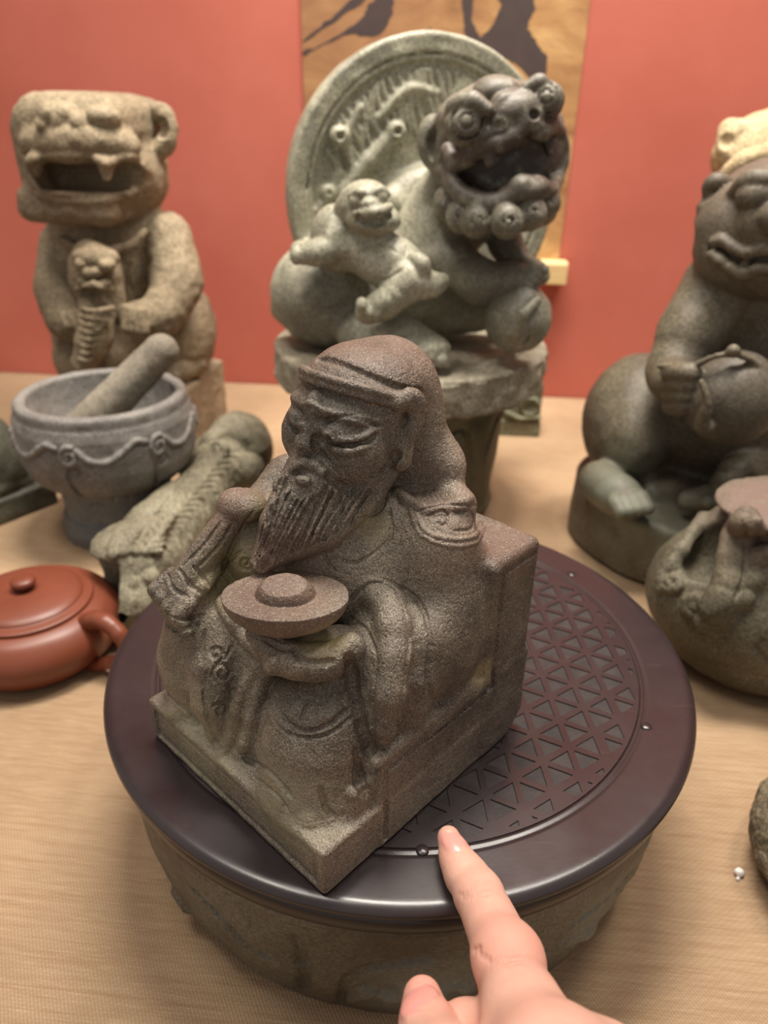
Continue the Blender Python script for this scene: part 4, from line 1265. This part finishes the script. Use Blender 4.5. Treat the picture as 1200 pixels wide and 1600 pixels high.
    v.label('mouth').ridge(v.see([(466, 749), (474, 752), (484, 752)], 3), 1.5, .6)
    v.lab = v.names['beard']
    top = spline([(432, 742), (444, 740), (456, 772), (472, 782), (500, 772), (516, 756), (545, 768), (575, 765), (604, 768)], 6)
    low = spline([(396, 884), (400, 892), (406, 895), (420, 887), (440, 874), (470, 860), (500, 846), (535, 828), (575, 808)], 6)
    sel = np.linspace(1, len(top) - 2, 36).astype(int)
    for n, i in enumerate(sel):
        a, b = top[i], low[i]; m = (a + b) / 2 + np.array((-2, 3))
        if n % 2: v.ridge(v.see([a, m, b], 8), .8, .5)
        else: v.groove(v.see([a, m, b], 8), .85, .2)
    v.groove(v.see([(512, 742), (530, 758), (552, 762), (580, 750), (604, 730), (622, 708)]), 1.7, .8, lab=True)
    # ---- hands, sceptre, ingot
    v.label('hand')
    v.chain([A(400, 990, z=77), A(432, 1020, z=73), A(470, 1034, z=72), A(512, 1032, z=72), A(548, 1012, z=75)], [3.5, 5.5, 6.2, 6, 5], 1.2, sp=3)
    v.ell((16, -31, 71), (12, 9, 6), 2, rot=(0, 0, 43))
    v.groove(v.see([(458, 1012), (470, 1030), (496, 1036), (522, 1032)]), 1.2, .5)
    v.groove(v.see([(415, 1000), (440, 1014), (462, 1014)]), .9, .5)
    v.label('cuff').chain([(23, -21, 66), (20, -27, 67)], [9, 8.5], 1.5)
    v.label('ingot')
    rot = (0, 0, 43)
    v.ell((13, -34.5, 91), (20.6, 14.2, 13.5), 0, rot=rot, clip=((0, 0, 1), 91))
    v.ell((13, -34.5, 93.2), (17, 10.6, 3.2), .8, rot=rot, cut=True)
    v.ell((12.5, -34, 89.6), (9.8, 7.6, 8), .3, rot=rot, clip=((.1, -.15, 1), 89.6 + 12.5 * .1 + 34 * .15 + 5.6))
    v.label('sceptre')
    v.chain([(-27, -23, 101), (-31, -33, 89), (-34, -43, 77)], [5.8, 6.2, 6.6], 1.5)
    v.ell((-26, -21, 104.5), (9.5, 7.5, 5.4), 1.2, rot=(10, 0, 20))
    v.ell((-35, -18, 99), (4.5, 7, 7.5), 1.2)
    v.groove(v.see([(345, 815), (320, 850), (285, 885)]), .7)
    v.groove(v.see([(362, 820), (340, 855), (305, 890)]), .6)
    v.label('hand#r').ell((-34, -42, 73), (10, 9, 8), 2)
    for q in range(4):
        v.chain([(-40 + 4.6 * q, -44 - 1.0 * q, 79 - 1.5 * q), (-41 + 4.6 * q, -51, 75 - 1.4 * q), (-37 + 4.2 * q, -50, 68 - .8 * q)], [3, 2.9, 2.6], .8)
    v.chain([(-28, -34, 82), (-26, -40, 79), (-27, -46, 74)], [3, 2.8, 2.4], 1)
    for P in ([(262, 898), (270, 920), (296, 934)], [(280, 890), (296, 912), (316, 928)], [(302, 884), (316, 900), (328, 918)]):
        v.groove(v.see(P), .8, .4)
    v.label('cuff#r').chain([(-36, -30, 73), (-35, -36, 73)], [9.5, 9.5], 1.5)
    # ---- carved lines of the robe
    v.lab = v.names['robe']
    v.ridge(v.see([(580, 925), (606, 945), (616, 1000), (610, 1070), (600, 1150)]), 4.5, 4)
    v.groove(v.see([(546, 1025), (549, 1060), (560, 1115), (574, 1165), (584, 1200)]), 2.0, 1.5)
    v.groove(v.see([(556, 1200), (560, 1225), (572, 1245)]), 1.6, 1)
    v.ridge(v.see([(432, 1030), (412, 1060), (398, 1100), (388, 1150), (372, 1185)]), 2.4, 2)
    for P, r in (
        ([(545, 940), (580, 912), (618, 925), (640, 985), (632, 1070), (615, 1180)], .9),
        ([(546, 965), (572, 985), (588, 1030), (582, 1110), (585, 1165)], .7),
        ([(600, 905), (650, 935), (672, 990), (668, 1060), (682, 1100)], .9),
        ([(520, 870), (560, 878), (610, 840), (608, 795)], .6),
        ([(604, 775), (590, 800), (540, 820), (500, 845)], .7),
        ([(430, 1085), (440, 1120), (470, 1142), (510, 1135), (545, 1108)], 1.0),
        ([(420, 1085), (428, 1128), (465, 1152), (515, 1146), (552, 1120)], .8),
        ([(480, 1095), (470, 1125)], .5),
        ([(380, 1185), (420, 1205), (455, 1245)], 1.0), ([(392, 1212), (430, 1240), (450, 1268)], .8),
        ([(500, 1230), (508, 1262), (520, 1275)], 1.1), ([(555, 1170), (562, 1205), (575, 1240)], 1.2),
        ([(242, 1060), (262, 1085), (300, 1120), (340, 1160)], 1.0), ([(258, 975), (278, 985), (312, 975)], .8),
        ([(262, 962), (285, 968), (320, 960)], .7), ([(320, 985), (315, 1040), (320, 1110), (340, 1165)], .8),
        ([(420, 725), (395, 745), (372, 765)], .7), ([(448, 708), (400, 722), (375, 745)], .6),
        ([(378, 860), (350, 885), (338, 920)], .7), ([(395, 800), (365, 850), (345, 900)], .7),
        ([(505, 862), (514, 880), (524, 893)], .6),
    ):
        v.groove(v.see(P, 7), r)
    v.label('shoulder_patch')
    v.ridge(v.see([(648, 800), (665, 830), (700, 842), (740, 838), (752, 815)], 8), .9, .6)
    v.ridge(v.see([(640, 795), (658, 835), (700, 852), (742, 848), (756, 822)], 8), .8, .6)
    v.lab = v.names['robe']
    for P, r in (([(665, 808), (690, 798), (700, 806), (694, 822), (682, 815)], .55), ([(705, 800), (735, 800), (738, 825), (710, 830)], .55),
                 ([(648, 800), (690, 790), (745, 790)], .5)):
        v.groove(v.see(P, 6), r)
    v.lab = v.names['sash']
    def curl(cx, cy, r0, turns, a0, sx=1):
        return [(cx + sx * r0 * (1 - t * .8) * cos(a0 + turns * 2 * pi * t), cy + r0 * (1 - t * .8) * sin(a0 + turns * 2 * pi * t)) for t in np.linspace(0, 1, 14)]
    for P, r in ((curl(348, 1052, 18, 1.3, 2.2), .7), (curl(336, 1022, 15, 1.2, 1.5, -1), .7), (curl(345, 1110, 14, 1.1, 3.6), .6),
                 ([(325, 1045), (318, 1085), (330, 1130), (345, 1160)], .7), ([(362, 1010), (352, 1030)], .6), (curl(384, 880, 11, 1.2, .5), .6)):
        v.groove(v.see(P, 3), r)
    # ---- throne rail, incised frames on the plinth
    v.label('throne_rail')
    v.chain([(50, -30, 40.5), (50, 27.5, 40.5)], 2.3, 1)
    v.chain([(50, 27.5, 40.5), (50.3, 28.5, 88)], 2.0, 1)
    v.label('throne')
    v.chain([(-50, -30, 40.5), (-50, 27.5, 40.5)], 2.3, 1)
    v.chain([(-50, 27.5, 40.5), (-50.3, 28.5, 88)], 2.0, 1)
    v.lab = v.names['throne']
    for sx in (-1, 1):
        v.chain([(sx * 52.2, -27, 3), (sx * 52.2, -27, 35), (sx * 52.2, 32, 35), (sx * 52.2, 32.5, 86), (sx * 52.2, 52, 86)], 1.3, .4, cut=True)
    v.chain([(-47, -56.2, 16), (47, -56.2, 16), (47, -56.2, 4), (-47, -56.2, 4), (-47, -56.2, 16)], 1.4, .4, cut=True)
    v.box((0, -56.2, 10), (46.5, .7, 5.6), 0, .4, cut=True)
    v.box((0, 57, -1), (60, 8, 8), 0, 1, rot=(45, 0, 0), cut=True)
    v.rough(.16, 5, 3); v.rough(.12, 1.8, 4)
    dust = srgb(150, 138, 98); rust = srgb(140, 106, 62); red = srgb(110, 84, 72); dk = srgb(52, 50, 48)
    st = [((0, .020, .168), .036, red, .45), ((.036, .028, .108), .03, red, .35), ((.012, -.035, .094), .026, red, .7),
          ((.045, .045, .094), .02, red, .6), ((-.03, -.024, .104), .02, red, .5), ((.02, -.03, .058), .012, rust, .6),
          ((.026, -.03, .079), .011, dust, .7), ((-.024, -.026, .078), .02, dust, .7), ((-.016, -.012, .1), .016, dust, .5), ((.022, 0, .08), .010, dust, .4),
          ((.03, -.052, .022), .022, srgb(132, 126, 104), .8), ((-.02, -.053, .021), .03, srgb(140, 132, 108), .8), ((.02, 0, .106), .008, dust, .5),
          ((.05, .026, .045), .008, dust, .6),
          ((.012, -.05, .10), .02, dk, .2), ((0, -.004, .136), .027, srgb(48, 43, 38), .6)]
    m = stone('elder_stone', srgb(74, 66, 57), srgb(106, 96, 84), srgb(134, 124, 109), 26, 1700, .6, .0005, .5, .5, .9, st, .8, 1.5)
    root = empty('elder_statue', f.o, f.yaw, 'brown stone seated bearded elder holding an ingot and a sceptre, on the dark tray lid', 'statue')
    return v.build(root, m)


build_elder()


# ================================================================== pointing right hand
def build_hand():
    f = Frame((0.045, 0.105, 0.16), 0)
    def P(px, py, d):                                     # point on a sight line at depth d (metres along the lens axis)
        q = f.ray(px, py); return f.c + q * d * 1000
    v = Vol((-60, -215, -105), (160, 90, 135), .95, f)
    v.label('hand')
    tip = P(713, 1325, .2545); dip = P(748, 1398, .236); pip = P(793, 1500, .207); mcp = P(868, 1690, .166)
    # index finger
    v.chain([P(701, 1309, .2535), P(713, 1341, .2485), P(727, 1366, .244), dip, pip], [4.0, 5.5, 6.8, 7.8, 8.8], 2, sp=4)
    v.chain([pip, P(818, 1580, .188), mcp], [9.2, 9.6, 11.5], 5, sp=4)
    v.ell(pip + (.5, 0, 1.2), (8.2, 8.2, 8.2), 4)
    # palm and back of the hand, below the frame
    wrist = P(1010, 2020, .125)
    mm = P(935, 1700, .168) + (4, 4, -6); rm_ = P(1010, 1730, .165) + (8, 0, -12); lm_ = P(1075, 1780, .160) + (10, -4, -16)
    for a, r in ((mcp, 12), (mm, 12), (rm_, 11), (lm_, 10)):
        v.chain([a, a * .45 + wrist * .55, wrist], [r, 14, 16], 10)
    # curled fingers
    def fold(a, d1, d2, d3, r):
        b = a + d1; c = b + d2; e = c + d3
        v.chain([a, b], [r + .8, r], 5); v.chain([b, c], [r, r - .8], 2); v.chain([c, e], [r - .8, r - 1.8], 2)
        return c, e
    mp = P(735, 1590, .196) + (0, 0, -10)
    v.chain([mm, mp], [10.5, 9.2], 5); v.chain([mp, mp + (14, -14, -22)], [9, 8], 2, sp=0); v.chain([mp + (14, -14, -22), mp + (30, -34, -18)], [8, 6.8], 2)
    fold(rm_, np.array((-14, 26, -26)), np.array((6, -22, -16)), np.array((8, -18, 6)), 8.6)
    fold(lm_, np.array((-10, 20, -24)), np.array((6, -16, -14)), np.array((6, -14, 6)), 7.6)
    # thumb
    tt = P(660, 1558, .205); t1 = P(668, 1605, .196); t2 = P(705, 1700, .176); t3 = P(800, 1850, .15) + (0, 0, -8)
    v.chain([tt, t1, t2], [5.4, 7.4, 9.4], 2, sp=4); v.chain([t2, t3, wrist], [10.5, 14, 15], 10)
    v.chain([t3, mcp], [12, 10], 12)
    # forearm
    v.chain([wrist, wrist + (36, -70, -10)], [20, 24], 12)
    # creases
    for S, r in (([(745, 1487), (762, 1497), (790, 1502), (812, 1500)], .32), ([(752, 1500), (780, 1508), (815, 1506)], .3), ([(738, 1486), (752, 1480)], .5),
                 ([(770, 1488), (800, 1492), (822, 1490)], .28), ([(716, 1398), (740, 1394), (764, 1388)], .25), ([(722, 1404), (746, 1402), (766, 1396)], .25)):
        v.groove(v.see(S, 4), r, .8)
    # nails: thin plates bedded in the skin
    def nail(px, root_px, tip_px, w, L, name, lift=.45):
        m, a, b = (v.see([q], 0)[0] for q in (px, root_px, tip_px))
        g = np.array([v.sample(np.array([m + e]))[0] - v.sample(np.array([m - e]))[0] for e in np.eye(3)])
        out = g / np.linalg.norm(g)
        ax = b - a; ax = ax - out * (out @ ax); ax /= np.linalg.norm(ax); sd = np.cross(ax, out)
        Rm = np.stack([sd, ax, out], 1)
        v.label(name).ell(m - out * (2.4 - lift), (w, L / 2, 2.4), .25, rot=Rm)
    nail((712, 1314), (722, 1334), (701, 1300), 4.2, 12.5, 'fingernail')
    nail((651, 1558), (645, 1588), (657, 1534), 5.4, 14.0, 'thumbnail')
    t = NT('skin')
    n1 = t.noise(90, 3); n2 = t.noise(1500, 2)
    col = t.mix(t.rng(n1, .35, .65), srgb(206, 158, 140), srgb(212, 168, 150))
    for p, r in ((tip, .016), (pip + (2, 0, 6), .016), (tt, .018)):
        col = t.mix(t.math('MULTIPLY', t.ball(tuple(p / 1000), r, .9), .55), col, srgb(206, 134, 120))
    vor = t.n('ShaderNodeTexVoronoi', {'Vector': t.co, 'Scale': 900}).outputs['Distance']
    m = t.done(col, .46, t.math('ADD', vor, n2), .12, .0003, .4, **{'Subsurface Weight': .12, 'Subsurface Scale': .004, 'Subsurface Radius': (1, .35, .2)})
    t = NT('nail'); nm = t.done(srgb(212, 148, 138), .28, spec=.5, **{'Subsurface Weight': .1, 'Subsurface Scale': .002})
    root = empty('pointing_hand', tuple(f.o), 0, 'bare right hand reaching in from below, index finger pointing at the lid', 'hand')
    v.build(root, {'*': m, 'fingernail': nm, 'thumbnail': nm})


build_hand()
